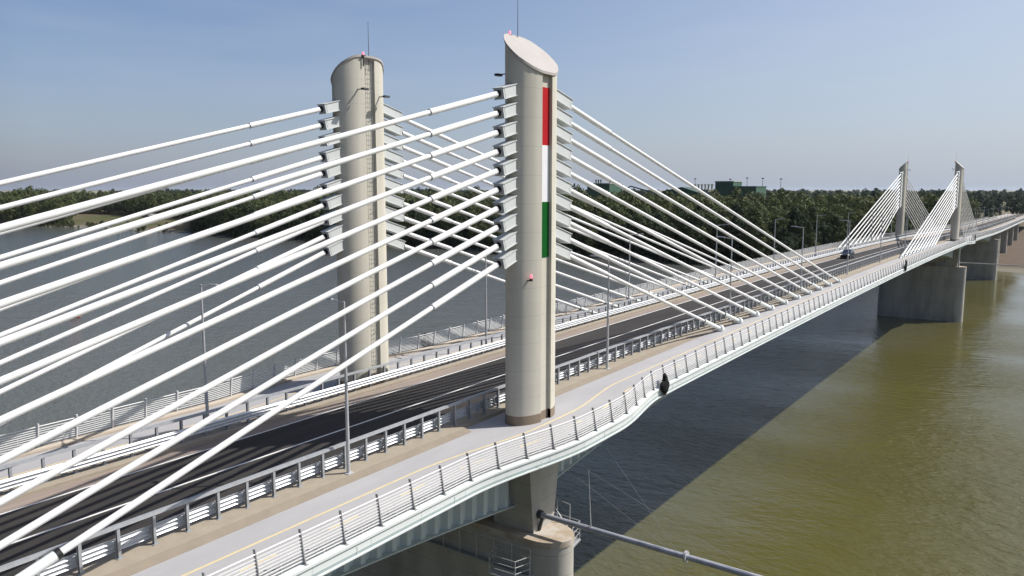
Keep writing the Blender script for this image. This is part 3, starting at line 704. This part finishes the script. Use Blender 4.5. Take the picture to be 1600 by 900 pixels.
guardrail('guardrail', 'galvanised steel guardrail on the far tan kerb, wave beam facing us', 5.55, -1, -24.3)

# ------------------------------------------------------------------ pedestrian railings
def railing(label, s, ye, xr0, pitch=1.9, pm='rail_post_shade'):
    t = thing('pedestrian_railing', label, 'railing', (0, s * ye, 0))
    rx = sorted([x for x in XS if -46 <= x <= 560] + [-46.0])
    y = lambda v: s * (ye + v)
    lean = lambda z: 0.02 - 0.15 * (z / 1.25)
    b = MB(); zz = 1.27
    sweep(b, [(y(lean(zz) + 0.035 * math.cos(a)), zz + 0.028 * math.sin(a)) for a in np.arange(0, 2 * math.pi, math.pi / 3)], xs=rx, side=s); b.build('handrail', 'rail_white', t, smooth=60)
    for k in range(8):
        z = 0.30 + k * 0.117; b = MB(); r = 0.020
        sweep(b, [(y(lean(z) - r), z - r), (y(lean(z) + r), z - r), (y(lean(z) + r), z + r), (y(lean(z) - r), z + r)], xs=rx, side=s); b.build('bar', 'rail_white', t)
    p = MB()     # flat plate post, curved foot
    prof = [(0.10, 0.0), (-0.01, 0.0), (-0.05, 0.25), (-0.20, 1.25), (-0.08, 1.27), (0.08, 0.30), (0.18, 0.0)]
    pw = 0.018 if s < 0 else 0.034
    p.extr([(-pw, s * (a - 0.045), z) for a, z in prof], (2 * pw, 0, 0)); p.box(-0.07, 0.07, min(s * -0.02, s * 0.2), max(s * -0.02, s * 0.2), 0.0, 0.015)
    proto = p.build('post', pm, t, recenter=False)
    rest = MB(); n = 0; i = -16; thin = MB()
    while True:
        x = xr0 + pitch * i; i += 1
        if x > 555: break
        if x < -45: continue
        n += 1; dy = s * bulge(x)
        if n <= 99:
            o = proto if n == 1 else clone(proto, t); o.location = (x, dy, Z(x) + 0.17)
        else:
            q = [(x - 0.018, y(a - 0.045) + dy, Z(x) + 0.17 + z) for a, z in prof]; rest.extr(q, (0.036, 0, 0))
        xm = x + pitch / 2; dm = s * bulge(xm)
        thin.extr([(xm - .005, y(lean(.3) - .006) + dm, Z(xm) + .2), (xm - .005, y(lean(.3) + .006) + dm, Z(xm) + .2), (xm - .005, y(lean(1.2) + .006) + dm, Z(xm) + 1.22), (xm - .005, y(lean(1.2) - .006) + dm, Z(xm) + 1.22)], (.01, 0, 0))
    o = rest.build('far_posts', 'rail_post_shade', t); tag(o, kind='stuff')
    o = thin.build('spacer_rods', 'rail_white', t); tag(o, kind='stuff')
    return t
# ledge is 0.17 above the walkway: bars count from there
railing('white barred railing along the near walkway edge, with dark flat posts', -1, 10.35, -21.82)
railing('white barred railing along the far walkway edge, against the river', 1, 10.87, -19.54, 1.93, 'rail_white')

# ------------------------------------------------------------------ street lamps
ORDL = ['first', 'second', 'third', 'fourth', 'fifth', 'sixth', 'seventh', 'eighth', 'ninth', 'tenth', 'eleventh', 'twelfth', 'thirteenth', 'fourteenth', 'fifteenth', 'sixteenth', 'seventeenth', 'eighteenth', 'nineteenth', 'twentieth', 'twenty-first']
def make_lamp():
    t = thing('street_lamp', 'x', 'street lamp', (0, 0, 0), 0, None)
    MB().tube([(0, 0, 0.03), (0, 0, 1.2), (0, 0, 8.1)], [0.095, 0.09, 0.05], 10).build('pole', 'lamp', t, smooth=40)
    MB().tube([(0, 0, 8.03), (0, 0.55, 8.10), (0, 1.05, 8.15)], [0.04, 0.035, 0.03], 8).build('arm', 'lamp', t, smooth=40)
    MB().hexa([(-0.09, 0.75, 8.10), (0.09, 0.75, 8.10), (0.12, 1.5, 8.16), (-0.12, 1.5, 8.16)], [(-0.06, 0.75, 8.18), (0.06, 0.75, 8.18), (0.08, 1.5, 8.22), (-0.08, 1.5, 8.22)]).build('luminaire', 'lamp', t)
    MB().box(-0.2, 0.2, -0.2, 0.2, 0.0, 0.03).build('base_plate', 'lamp', t)
    return t
lamp0 = make_lamp(); first = True
for side, y, rz, x00, who in ((-1, -5.05, 0.0, -12.9, 'near tan kerb'), (1, 5.98, math.pi, -12.95, 'far tan kerb')):
    for k in range(20):
        x = x00 + 25.13 * k
        if first: o = lamp0; o.location = (x, y, Z(x) + 0.15); o.rotation_euler = (0, 0, rz); first = False
        else: o = clone_tree(lamp0, (x, y, Z(x) + 0.15), rz)
        tag(o, f'thin grey street lamp with short arm, {ORDL[k]} from the left along the {who}', 'street lamp', f'street lamps along the {who}')

# ------------------------------------------------------------------ black wrapped signs outside the railings
def tarp(pts, y, s, label, x0, z0):
    prof = [(x0 + a, z0 + b) for a, b in pts]
    mb = MB(); n = len(prof)
    cxx = sum(p[0] for p in prof) / n; czz = sum(p[1] for p in prof) / n
    ring = lambda f, yy: [(cxx + (a - cxx) * f, yy, czz + (b - czz) * f) for a, b in prof]
    rows = [ring(0.96, y - s * 0.02), ring(1.0, y + s * 0.06), ring(0.8, y + s * 0.17), ring(0.45, y + s * 0.22)]
    vs = [v for r in rows for v in r]; fs = []
    for j in range(3):
        for i in range(n): fs.append((j * n + i, j * n + (i + 1) % n, (j + 1) * n + (i + 1) % n, (j + 1) * n + i))
    fs += [tuple(range(n)), tuple(3 * n + i for i in range(n))]
    mb.add(vs, fs)
    return tag(mb.build('wrapped_sign', 'tarp', None, loc=(x0, y, z0)), label, 'covered sign', 'signs wrapped in black cloth on the railings')
TP = [(-0.20, 1.06), (0.05, 1.10), (0.17, 0.98), (0.33, 0.62), (0.66, 0.34), (0.62, 0.05), (0.48, -0.15), (0.30, -0.36), (0.12, -0.44), (-0.20, -0.22), (-0.50, 0.04), (-0.66, 0.34), (-0.52, 0.52), (-0.28, 0.62), (-0.22, 0.85)]
tarp(TP, -10.62, -1, 'large black cloth wrapped sign hanging outside the near railing, right of striped pylon', 9.8, Z(10))
tarp(TP, 11.20, 1, 'black cloth wrapped sign behind the bars of the far railing', 10.8, 0.25)
tarp([(a * 1.3, b * 1.3) for a, b in TP], -10.62, -1, 'small black wrapped sign outside the near railing where the distant cables end', 103.0, Z(103) + 0.2)
tarp([(a * 1.5, b * 1.3) for a, b in TP], -10.85, -1, 'small black wrapped sign on the railing right of the distant pylon', 216.0, Z(216) + 0.2)

# ------------------------------------------------------------------ booms and platforms at the piers
t = thing('signal_boom', 'long dark steel pipe boom reaching out over the water from nearest pier', 'boom', (-1.5, -8.3, -5.2))
MB().tube([(-1.5, -8.25, -5.2), (-1.5, -24.0, -5.25)], 0.155, 14).build('pipe', 'navy', t, smooth=40)
MB().tube([(-1.5, -17.05, -5.22), (-1.5, -17.17, -5.22)], 0.30, 14).build('flange', 'lamp', t, smooth=40)
MB().tube([(-1.5, -8.2, -5.2), (-1.5, -8.42, -5.2)], 0.25, 12).build('hinge', 'dark_steel', t, smooth=40)
MB().tube([(-1.5, -8.5, -5.15), (-1.45, -8.2, -6.15)], 0.10, 8).build('strut', 'dark_steel', t, smooth=40)
MB().tube([(-1.5, -11.6, -5.05), (-1.5, -11.55, -4.3), (-1.48, -11.4, -1.9)], [0.035, 0.03, 0.012], 6).build('mast', 'lamp', t)
for a, b in (((-1.5, -16.6, -5.05), (1.5, -9.9, -0.5)), ((-1.5, -16.0, -5.0), (0.0, -8.3, -2.4)), ((-1.5, -20.5, -5.0), (0.6, -8.3, -2.2))):
    MB().tube([a, b], 0.008, 4).build('stay_wire', 'lamp', t)
t = thing('signal_boom', 'distant thin grey boom reaching right from the broad river pier', 'boom', (XP2, -8.3, -7.0))
MB().tube([(XP2, -8.2, -6.8), (XP2, -27, -6.9)], 0.12, 8).build('pipe', 'lamp', t, smooth=40)
MB().tube([(XP2 - 1.9, -8.5, -3.2), (XP2 - 1.9, -8.5, -8.0)], 0.2, 8).build('drain_pipe', 'rail_white', t, smooth=40)

def platform_rails(mb, pts, h, levels=(0.0, 0.35, 0.7, 1.05), post_every=1):
    for lv in levels: mb.tube([(p[0], p[1], p[2] + lv * h / 1.05) for p in pts], 0.022, 5)
    for p in pts[::post_every]: mb.tube([p, (p[0], p[1], p[2] + h)], 0.024, 5)
t = thing('inspection_walkway', 'steel inspection walkway with railing along the shaded side of nearest pier', 'walkway', (-3.0, -2, -8.2))
pts = [(-2.95 - 0.12 * math.sin(math.pi * i / 12), -8.6 + i * 1.25, -8.15) for i in range(15)]
r = MB(); platform_rails(r, pts, 1.5, (0.35, 0.7, 1.05)); r.build('railing', 'lamp', t)
MB().box(-3.1, -2.75, -8.7, 9.0, -8.25, -8.15).build('grating', 'galv_dull', t)
r = MB(); pl = [(-3.0, -8.6, -8.15), (-4.0, -8.3, -8.15), (-4.1, -6.6, -8.15), (-3.05, -6.3, -8.15)]
platform_rails(r, pl, 1.1); r.build('landing_railing', 'lamp', t)
MB().prism([(p[0], p[1]) for p in pl], -8.22, -8.15).build('landing', 'lamp', t)
t = thing('access_platform', 'small galvanised cage platform with handrails beside the stained pier top', 'platform', (2.0, -8.4, -8.0))
c = [(1.0, -8.95, -7.95), (2.2, -8.75, -7.95), (2.35, -6.4, -7.95), (2.3, -3.4, -7.95)]
r = MB(); platform_rails(r, c, 1.15); platform_rails(r, [(0.75, -8.95, -7.95), (0.85, -7.6, -6.6)], 1.1, (1.05,)); r.build('railing', 'lamp', t)
MB().prism([(0.9, -9.0), (2.25, -8.8), (2.4, -3.4), (0.95, -3.4)], -8.07, -7.97).build('grating', 'galv_dull', t)
r = MB(); rp = [(0.6, -9.0, -6.2), (0.8, -8.0, -6.2), (0.85, -6.9, -6.2), (0.86, -5.8, -6.2)]
platform_rails(r, rp, 1.05, (1.05,)); r.build('top_handrail', 'lamp', t)

# ------------------------------------------------------------------ cars
def make_car(x, y, rz, label, sc_=1.0):
    t = thing('car', label, 'car', (x, y, Z(x)), rz)      # built facing local -x
    b = MB(); W = 0.9
    sec = [(-2.2, 0.45, 0.80, .70), (-2.05, 0.28, 0.88, .82), (-1.0, 0.25, 1.0, .90), (-0.75, 0.25, 1.04, .90), (1.6, 0.25, 1.08, .90), (2.15, 0.3, 1.05, .86), (2.25, 0.5, 0.95, .80)]
    vs = []; fs = []
    for px, z0, z1, w in sec: vs += [(px, -w, z0), (px, -w, (z0 + z1) / 2 + .1), (px, -w * .93, z1), (px, w * .93, z1), (px, w, (z0 + z1) / 2 + .1), (px, w, z0)]
    for i in range(len(sec) - 1):
        for k in range(6): fs.append((i * 6 + k, i * 6 + (k + 1) % 6, i * 6 + 6 + (k + 1) % 6, i * 6 + 6 + k))
    fs += [tuple(range(6))[::-1], tuple(len(vs) - 6 + k for k in range(6))]
    b.add(vs, fs); b.build('body', 'car_paint', t, smooth=35, recenter=False)
    g = MB(); lo = [(-1.05, -.80, 1.0), (2.05, -.80, 1.06), (2.05, .80, 1.06), (-1.05, .80, 1.0)]; hi = [(-0.30, -.66, 1.55), (1.65, -.66, 1.56), (1.65, .66, 1.56), (-0.30, .66, 1.55)]
    g.hexa(lo, hi); g.build('windows', 'glass', t, recenter=False)
    r = MB(); r.hexa([(-0.32, -.67, 1.552), (1.67, -.67, 1.562), (1.67, .67, 1.562), (-0.32, .67, 1.552)], [(-0.15, -.60, 1.63), (1.5, -.60, 1.63), (1.5, .60, 1.63), (-0.15, .60, 1.63)]); r.build('roof', 'car_paint', t, smooth=40, recenter=False)
    for px in (-1.38, 1.4):
        for py in (-.80, .80):
            w = MB(); w.tube([(px, py - .11, .34), (px, py + .11, .34)], .34, 16); wo = w.build('wheel', 'tyre', t, smooth=40, recenter=False)
            w = MB(); w.tube([(px, py - .12, .34), (px, py + .12, .34)], .21, 12); w.build('rim', 'rim', wo, smooth=40, recenter=False)
    for py in (-.62, .62): MB().box(-2.19, -2.0, py - .17, py + .17, .72, .84).build('headlight', 'headlight', t, recenter=False)
    MB().box(-2.215, -2.1, -.4, .4, .45, .66).build('grille', 'black', t, recenter=False)
    for py in (-.98, .98): MB().box(-.75, -.6, py - .09, py + .09, 1.05, 1.18).build('mirror', 'car_paint', t, recenter=False)
    return t
make_car(121.0, 2.2, 0.0, 'dark blue sport utility car driving toward us with headlights on')
make_car(316.0, -0.9, math.pi, 'tiny dark car far down the road beyond the distant pylons')

# ------------------------------------------------------------------ red buoy
t = thing('buoy', 'red lying float buoy alone on the open river at left', 'buoy', (67.85, 194.6, WZ))
MB().tube([(66.4, 195.3, WZ + .15), (66.8, 195.1, WZ + .25), (69.0, 194.1, WZ + .3), (69.5, 193.85, WZ + .3)], [.1, .4, .45, .12], 10).build('float', 'buoy', t, smooth=40)
MB().tube([(67.9, 194.7, WZ + .5), (68.1, 194.8, WZ + .85)], [.3, .1], 8).build('top_mark', 'buoy', t, smooth=40)

# ------------------------------------------------------------------ far bank: huts and jetty
def gz(x, y): return gheight(x - shore(y), x, y)
hx_, hy_ = 411, 742
t = thing('hut', 'small dark green hut in the clearing on the far bank', 'hut', (hx_, hy_, gz(hx_, hy_)))
g0 = gz(hx_, hy_); MB().box(hx_ - 4, hx_ + 4, hy_ - 8, hy_ + 8, g0 - 1, g0 + 4.2).build('wall', 'hut', t)
MB().hexa([(hx_ - 4.5, hy_ - 8.5, g0 + 4.21), (hx_ + 4.5, hy_ - 8.5, g0 + 4.21), (hx_ + 4.5, hy_ + 8.5, g0 + 4.21), (hx_ - 4.5, hy_ + 8.5, g0 + 4.21)], [(hx_ - .1, hy_ - 8.5, g0 + 6), (hx_ + .1, hy_ - 8.5, g0 + 6), (hx_ + .1, hy_ + 8.5, g0 + 6), (hx_ - .1, hy_ + 8.5, g0 + 6)]).build('roof', 'plant_pale', t)
ox, oy = 448, 768
t = thing('excavator', 'orange digger standing among the trees behind the green hut', 'excavator', (ox, oy, gz(ox, oy)))
g0 = gz(ox, oy); MB().box(ox - 1.6, ox + 1.6, oy - 4, oy + 4, g0, g0 + 1.2).build('tracks', 'dark_steel', t)
MB().hexa([(ox - 1.5, oy - 3.4, g0 + 1.25), (ox + 1.5, oy - 3.4, g0 + 1.25), (ox + 1.5, oy + 2.4, g0 + 1.25), (ox - 1.5, oy + 2.4, g0 + 1.25)], [(ox - 1.4, oy - 3, g0 + 4.4), (ox + 1.4, oy - 3, g0 + 4.4), (ox + 1.4, oy + 1.6, g0 + 3.4), (ox - 1.4, oy + 1.6, g0 + 3.4)]).build('body', 'orange', t)
MB().tube([(ox, oy + 1.5, g0 + 3), (ox, oy + 5, g0 + 8), (ox, oy + 9, g0 + 6), (ox, oy + 9.5, g0 + 2)], .5, 6).build('arm', 'orange', t)
t = thing('jetty', 'grey concrete jetty on posts running down the far bank to the water', 'jetty', (330, 620, WZ))
MB().hexa([(306, 619, WZ + 1.4), (306, 625, WZ + 1.4), (372, 690, -18.6), (372, 684, -18.6)], [(306, 619, WZ + 1.9), (306, 625, WZ + 1.9), (372, 690, -18.0), (372, 684, -18.0)]).build('deck', 'plant_pale', t)
for i in range(5):
    x = 308 + i * 8; y = 622 + (x - 306) * 0.98; MB().box(x - .35, x + .35, y - 2.2, y + 2.2, WZ - 2, WZ + 1.4 + (x - 306) * 0.045).build('support', 'dark_steel', t)

# ------------------------------------------------------------------ factory beyond the wood
def block(name, label, x0, x1, y0, y1, z1, m, roofm=None, cat='factory building'):
    t = thing(name, label, cat, ((x0 + x1) / 2, (y0 + y1) / 2, -19))
    MB().box(x0, x1, y0, y1, -19, z1).build('wall', m, t)
    MB().box(x0 - .4, x1 + .4, y0 - .4, y1 + .4, z1 + .01, z1 + .8).build('roof', roofm or 'plant_pale', t)
    return t
def stacks(t, ys, x, z0, h, r, m='dark_steel'):
    for y in ys: MB().tube([(x, y, z0), (x, y, z0 + h), (x, y, z0 + h), (x, y, z0 + h + .8)], [r, r, r * 1.6, r * 1.6], 8).build('chimney', m, t)
fb = block('factory_block', 'dark green cubic factory block with small chimneys, farthest left above the wood', 700, 730, 366, 393, 18.0, 'plant_green'); stacks(fb, (389, 386, 383, 372), 712, 18.8, 3, .7)
fh = block('factory_hall', 'pale low factory hall with a row of seven roof vents', 700, 730, 257, 283, 11.4, 'plant_pale'); stacks(fh, [280 - 3.5 * i for i in range(7)], 715, 12.2, 4.4, .9, 'plant_pale')
t = thing('factory_shed', 'dark green gabled factory shed left of the vented hall', 'factory building', (690, 278, -19))
MB().add([(680, 259, -19), (680, 297, -19), (680, 297, 10), (680, 276, 14.2), (680, 259, 9), (696, 259, -19), (696, 297, -19), (696, 297, 10), (696, 276, 14.2), (696, 259, 9)],
         [(0, 1, 2, 3, 4), (5, 9, 8, 7, 6), (0, 5, 6, 1), (1, 6, 7, 2), (4, 3, 8, 9), (0, 4, 9, 5)]).build('wall', 'plant_green', t)
MB().add([(679, 298, 10.2), (679, 276, 14.6), (697, 276, 14.6), (697, 298, 10.2), (679, 258, 9.2), (697, 258, 9.2)], [(0, 1, 2, 3), (1, 4, 5, 2)]).build('roof', 'plant_dark', t)
block('factory_tower', 'tall green factory tower block in the middle of the plant', 700, 724, 232, 250, 19.5, 'plant_green')
block('factory_annex', 'lower green factory annex joined right of the tower block', 694, 724, 208, 230, 14.6, 'plant_green', 'plant_dark')
for i, (y, h) in enumerate(((283.0, 22.5), (246.0, 22.0), (229.0, 23.0), (213.5, 22.5), (196.0, 21.8))):
    t = thing('floodlight_mast', f'thin floodlight mast over the wood, {ORDL[i]} from the left', 'mast', (705, y, -19), group='floodlight masts at the factory')
    MB().tube([(730, y, -19), (730, y, h)], [.3, .2], 6).build('pole', 'dark_steel', t)
    MB().box(729.5, 730.5, y - 1.1, y + 1.1, h, h + 0.9).build('lamp_head', 'dark_steel', t)
t = thing('conveyor_gantry', 'dark lattice conveyor gantry above the trees between the green blocks', 'gantry', (690, 328, -19))
r = MB()
for y in (340, 331, 322, 314):
    r.tube([(690, y, -19), (690, y, 14 - abs(y - 335) * .35)], .5, 5)
r.tube([(690, 344, 11), (690, 336, 15.5), (690, 326, 13), (690, 310, 9)], .7, 5); r.tube([(690, 346, 8), (690, 336, 11), (690, 310, 6.5)], .5, 5)
for i in range(9): r.tube([(690, 344 - i * 4, 8 + (1 if i % 2 else 3)), (690, 340 - i * 4, 8 + (3.5 if i % 2 else 1))], .35, 4)
r.build('lattice', 'dark_steel', t)

# ------------------------------------------------------------------ trees
def crown_mesh(seed, R=3.8, H=20.0, lobes=22, per=75, leaf=0.85, z0=4.0, tall=1.0):
    """uneven crown: leaf-clump quads spread over many small lobes in the crown's volume"""
    g = np.random.default_rng(seed); V = []; F = []
    for i in range(lobes):
        u_ = (i + g.random()) / lobes
        z = z0 + H * u_
        prof = (math.sin(math.pi * min(1, 0.16 + 0.80 * u_)) ** 0.7)
        a = g.random() * 2 * math.pi; rr = R * prof * (0.30 + 0.60 * math.sqrt(g.random()))
        c = np.array([rr * math.cos(a), rr * math.sin(a), z]); lr = R * (0.40 + 0.30 * g.random()) * (0.65 + 0.35 * prof)
        if i == lobes - 1: c[:2] *= 0.2
        for j in range(per):
            d = g.normal(size=3); d /= np.linalg.norm(d)
            p = c + d * lr * (0.80 + 0.28 * g.random()) * np.array([1, 1, 0.92])
            nrm = d + g.normal(size=3) * 0.28; nrm /= np.linalg.norm(nrm)
            t1 = np.cross(nrm, g.normal(size=3)); t1 /= np.linalg.norm(t1); t2 = np.cross(nrm, t1)
            s = leaf * (0.55 + 0.8 * g.random()); k = len(V)
            V += [tuple(p + t1 * s * .5), tuple(p + t2 * s * .42), tuple(p - t1 * s * .5), tuple(p - t2 * s * .42)]
            F.append((k, k + 1, k + 2, k + 3))
    return V, F
def raw_mesh(name, V, F, m):
    me = bpy.data.meshes.new(name); me.from_pydata(V, [], F); me.update(); me.materials.append(M[m]); return me
kinds = []
for i, (R, H, lb, z0) in enumerate(((4.8, 18, 15, 3.5), (5.6, 16, 16, 3), (3.6, 23, 15, 3.5), (5.2, 13.5, 13, 2.0), (6.0, 18, 17, 3.5), (4.6, 15.5, 13, 2.5))):
    V, F = crown_mesh(100 + i, R, H, lb, 150, 0.8, z0)
    kinds.append((raw_mesh('crown', V, F, 'leaf'), R, H, z0))
tm = MB(); tm.tube([(0, 0, -1), (0.1, 0, 6), (-0.1, 0.2, 14), (0.2, 0, 20)], [.38, .30, .18, .05], 6)
for a in (0.4, 2.3, 4.4): tm.tube([(0, 0, 7 + a), (1.3 * math.cos(a), 1.3 * math.sin(a), 9.5 + a), (2.4 * math.cos(a), 2.4 * math.sin(a), 13 + a)], [.16, .1, .04], 5)
trunk_o = tm.build('trunk', 'bark', None, recenter=False); trunk_me = trunk_o.data; bpy.data.objects.remove(trunk_o)
cand = []
y = -40.0
def view_u(x, y):                  # bearing from the bridge, in pixels of the photograph's width
    dx, dy = x - CAM.x, y - CAM.y; return 800 + 1225 * (dx * 0.5796 - dy * 0.8149) / (dx * 0.8149 + dy * 0.5796)
def in_clearing(x, y):
    u_ = view_u(x, y)
    if not 112 < u_ < 300: return False
    return math.hypot(x - CAM.x, y - CAM.y) < 1150 - 1.65 * (u_ - 120) + 18 * math.sin(y * .05)
def in_wood(x, y):
    d = x - shore(y)
    if in_clearing(x, y): return False
    if y < 22: return x > 640 + 6 * (22 - y) and d > 200
    if y < 60 and d < 20 - 0.2 * (y - 22): return False
    if y >= 705: return d > 13
    return d > 5
RT = random.Random(3)
for iy in range(int((1290 - 24) / 6.6)):
    for ix in range(40):
        y = 24 + iy * 6.6 + RT.uniform(-2.6, 2.6); x0_ = shore(y); x = x0_ + ix * 6.8 + RT.uniform(-2.6, 2.6)
        if in_wood(x, y) and view_u(x, y) > -60: cand.append((x, y))
def order(p):
    d = p[0] - shore(p[1]); dist = math.hypot(p[0] - CAM.x, p[1] - CAM.y)
    return d * 6 + dist * 0.35
cand.sort(key=order)
front, back = cand[:285], cand[285:]
for i, (x, y) in enumerate(front):
    me, R, H, z0 = kinds[RT.randrange(6)]
    sc_ = RT.uniform(0.74, 1.10) * (0.97 + 0.09 * math.sin(x * .043 + 2 * math.sin(y * .031)))
    if RT.random() < 0.12: sc_ *= 0.8
    t = thing('riverside_tree', 'leafy green tree in the front of the wood along the far bank', 'tree', (x, y, gz(x, y)), RT.uniform(0, 6.28), 'trees in the front of the riverside wood')
    t.scale = (sc_ * RT.uniform(.9, 1.12), sc_ * RT.uniform(.9, 1.12), sc_)
    c = bpy.data.objects.new('crown', me); COL.objects.link(c); c.parent = t
    c = bpy.data.objects.new('trunk', trunk_me); COL.objects.link(c); c.parent = t
def mass(name, pts, mname, R, H, z0, lobes, per, leaf, zf, label, smin=.9, smax=1.25):
    base = []
    for i in range(5):
        V, F = crown_mesh(300 + i, R, H, lobes, per, leaf, z0); base.append((np.array(V), np.array(F)))
    AV = []; AF = []; k = 0
    for (x, y) in pts:
        V, F = base[RT.randrange(5)]; a = RT.uniform(0, 6.28); s = RT.uniform(smin, smax) * (0.97 + 0.09 * math.sin(x * .043 + 2 * math.sin(y * .031)) + 0.05 * math.sin(y * .11 + x * .07))
        if RT.random() < 0.06: s *= 1.16
        ca, sa = math.cos(a) * s, math.sin(a) * s
        W = np.empty_like(V); W[:, 0] = V[:, 0] * ca - V[:, 1] * sa + x; W[:, 1] = V[:, 0] * sa + V[:, 1] * ca + y; W[:, 2] = V[:, 2] * s + zf(x, y)
        AV.append(W); AF.append(F + k); k += len(V)
    V = np.concatenate(AV); F = np.concatenate(AF)
    me = bpy.data.meshes.new(name); me.vertices.add(len(V)); me.vertices.foreach_set("co", V.ravel())
    me.loops.add(F.size); me.loops.foreach_set("vertex_index", F.ravel().astype(np.int32))
    me.polygons.add(len(F)); me.polygons.foreach_set("loop_start", np.arange(0, F.size, 4, dtype=np.int32))
    me.update(calc_edges=True); me.materials.append(M[mname])
    o = bpy.data.objects.new(name, me); COL.objects.link(o); return tag(o, label, 'wood', kind='stuff')
mass('wood_behind', back, 'leaf', 5.2, 18.5, 5, 10, 46, 1.3, gz, 'dense mass of treetops behind the front row of riverside trees', .66, 1.13)
far_pts = []
for i in range(5200):
    x = 620 + 2600 * RT.random() ** 1.6; y = RT.uniform(-900, 3200)
    if y < 30 and x < 1000 + 0.4 * RT.uniform(-200, 200): continue
    if 150 < y < 420 and 640 < x < 760: continue
    az_ = math.degrees(math.atan2(y - CAM.y, x - CAM.x))
    if az_ > 60 and RT.random() < 0.88: continue
    far_pts.append((x, y))
mass('distant_woods', far_pts, 'leaf_far', 7.0, 19, 2, 12, 16, 3.2, lambda x, y: -19.0, 'distant dark green woods along the horizon', .8, 1.25)
scrub = []
for i in range(700):
    y = RT.uniform(-60, 880); x = shore(y) + RT.uniform(2, 16)
    if y < 25 or ((y < 60 or in_clearing(x, y)) and RT.random() < 0.75): continue
    scrub.append((x, y))
for i in range(200): scrub.append((RT.uniform(480, 760), RT.uniform(20, 60)))
mass('bank_scrub', scrub, 'leaf', 1.6, 3.2, 0.2, 7, 26, 0.7, gz, 'low green scrub growing along the far river bank', .6, 1.5)

# ------------------------------------------------------------------ summer haze over the plain
hm = bpy.data.materials.new('haze'); hm.use_nodes = True; hn = hm.node_tree.nodes
hn.remove(hn["Principled BSDF"]); pv = hn.new("ShaderNodeVolumePrincipled")
pv.inputs["Color"].default_value = (0.80, 0.88, 1.0, 1); pv.inputs["Density"].default_value = 0.000022; pv.inputs["Anisotropy"].default_value = 0.2
hm.node_tree.links.new(pv.outputs[0], hn["Material Output"].inputs["Volume"])
M['haze'] = hm
tag(MB().box(-2000, 14000, -9500, 12500, -29.0, 26.5).build('haze', 'haze'), 'pale summer haze over the river plain', kind='stuff')
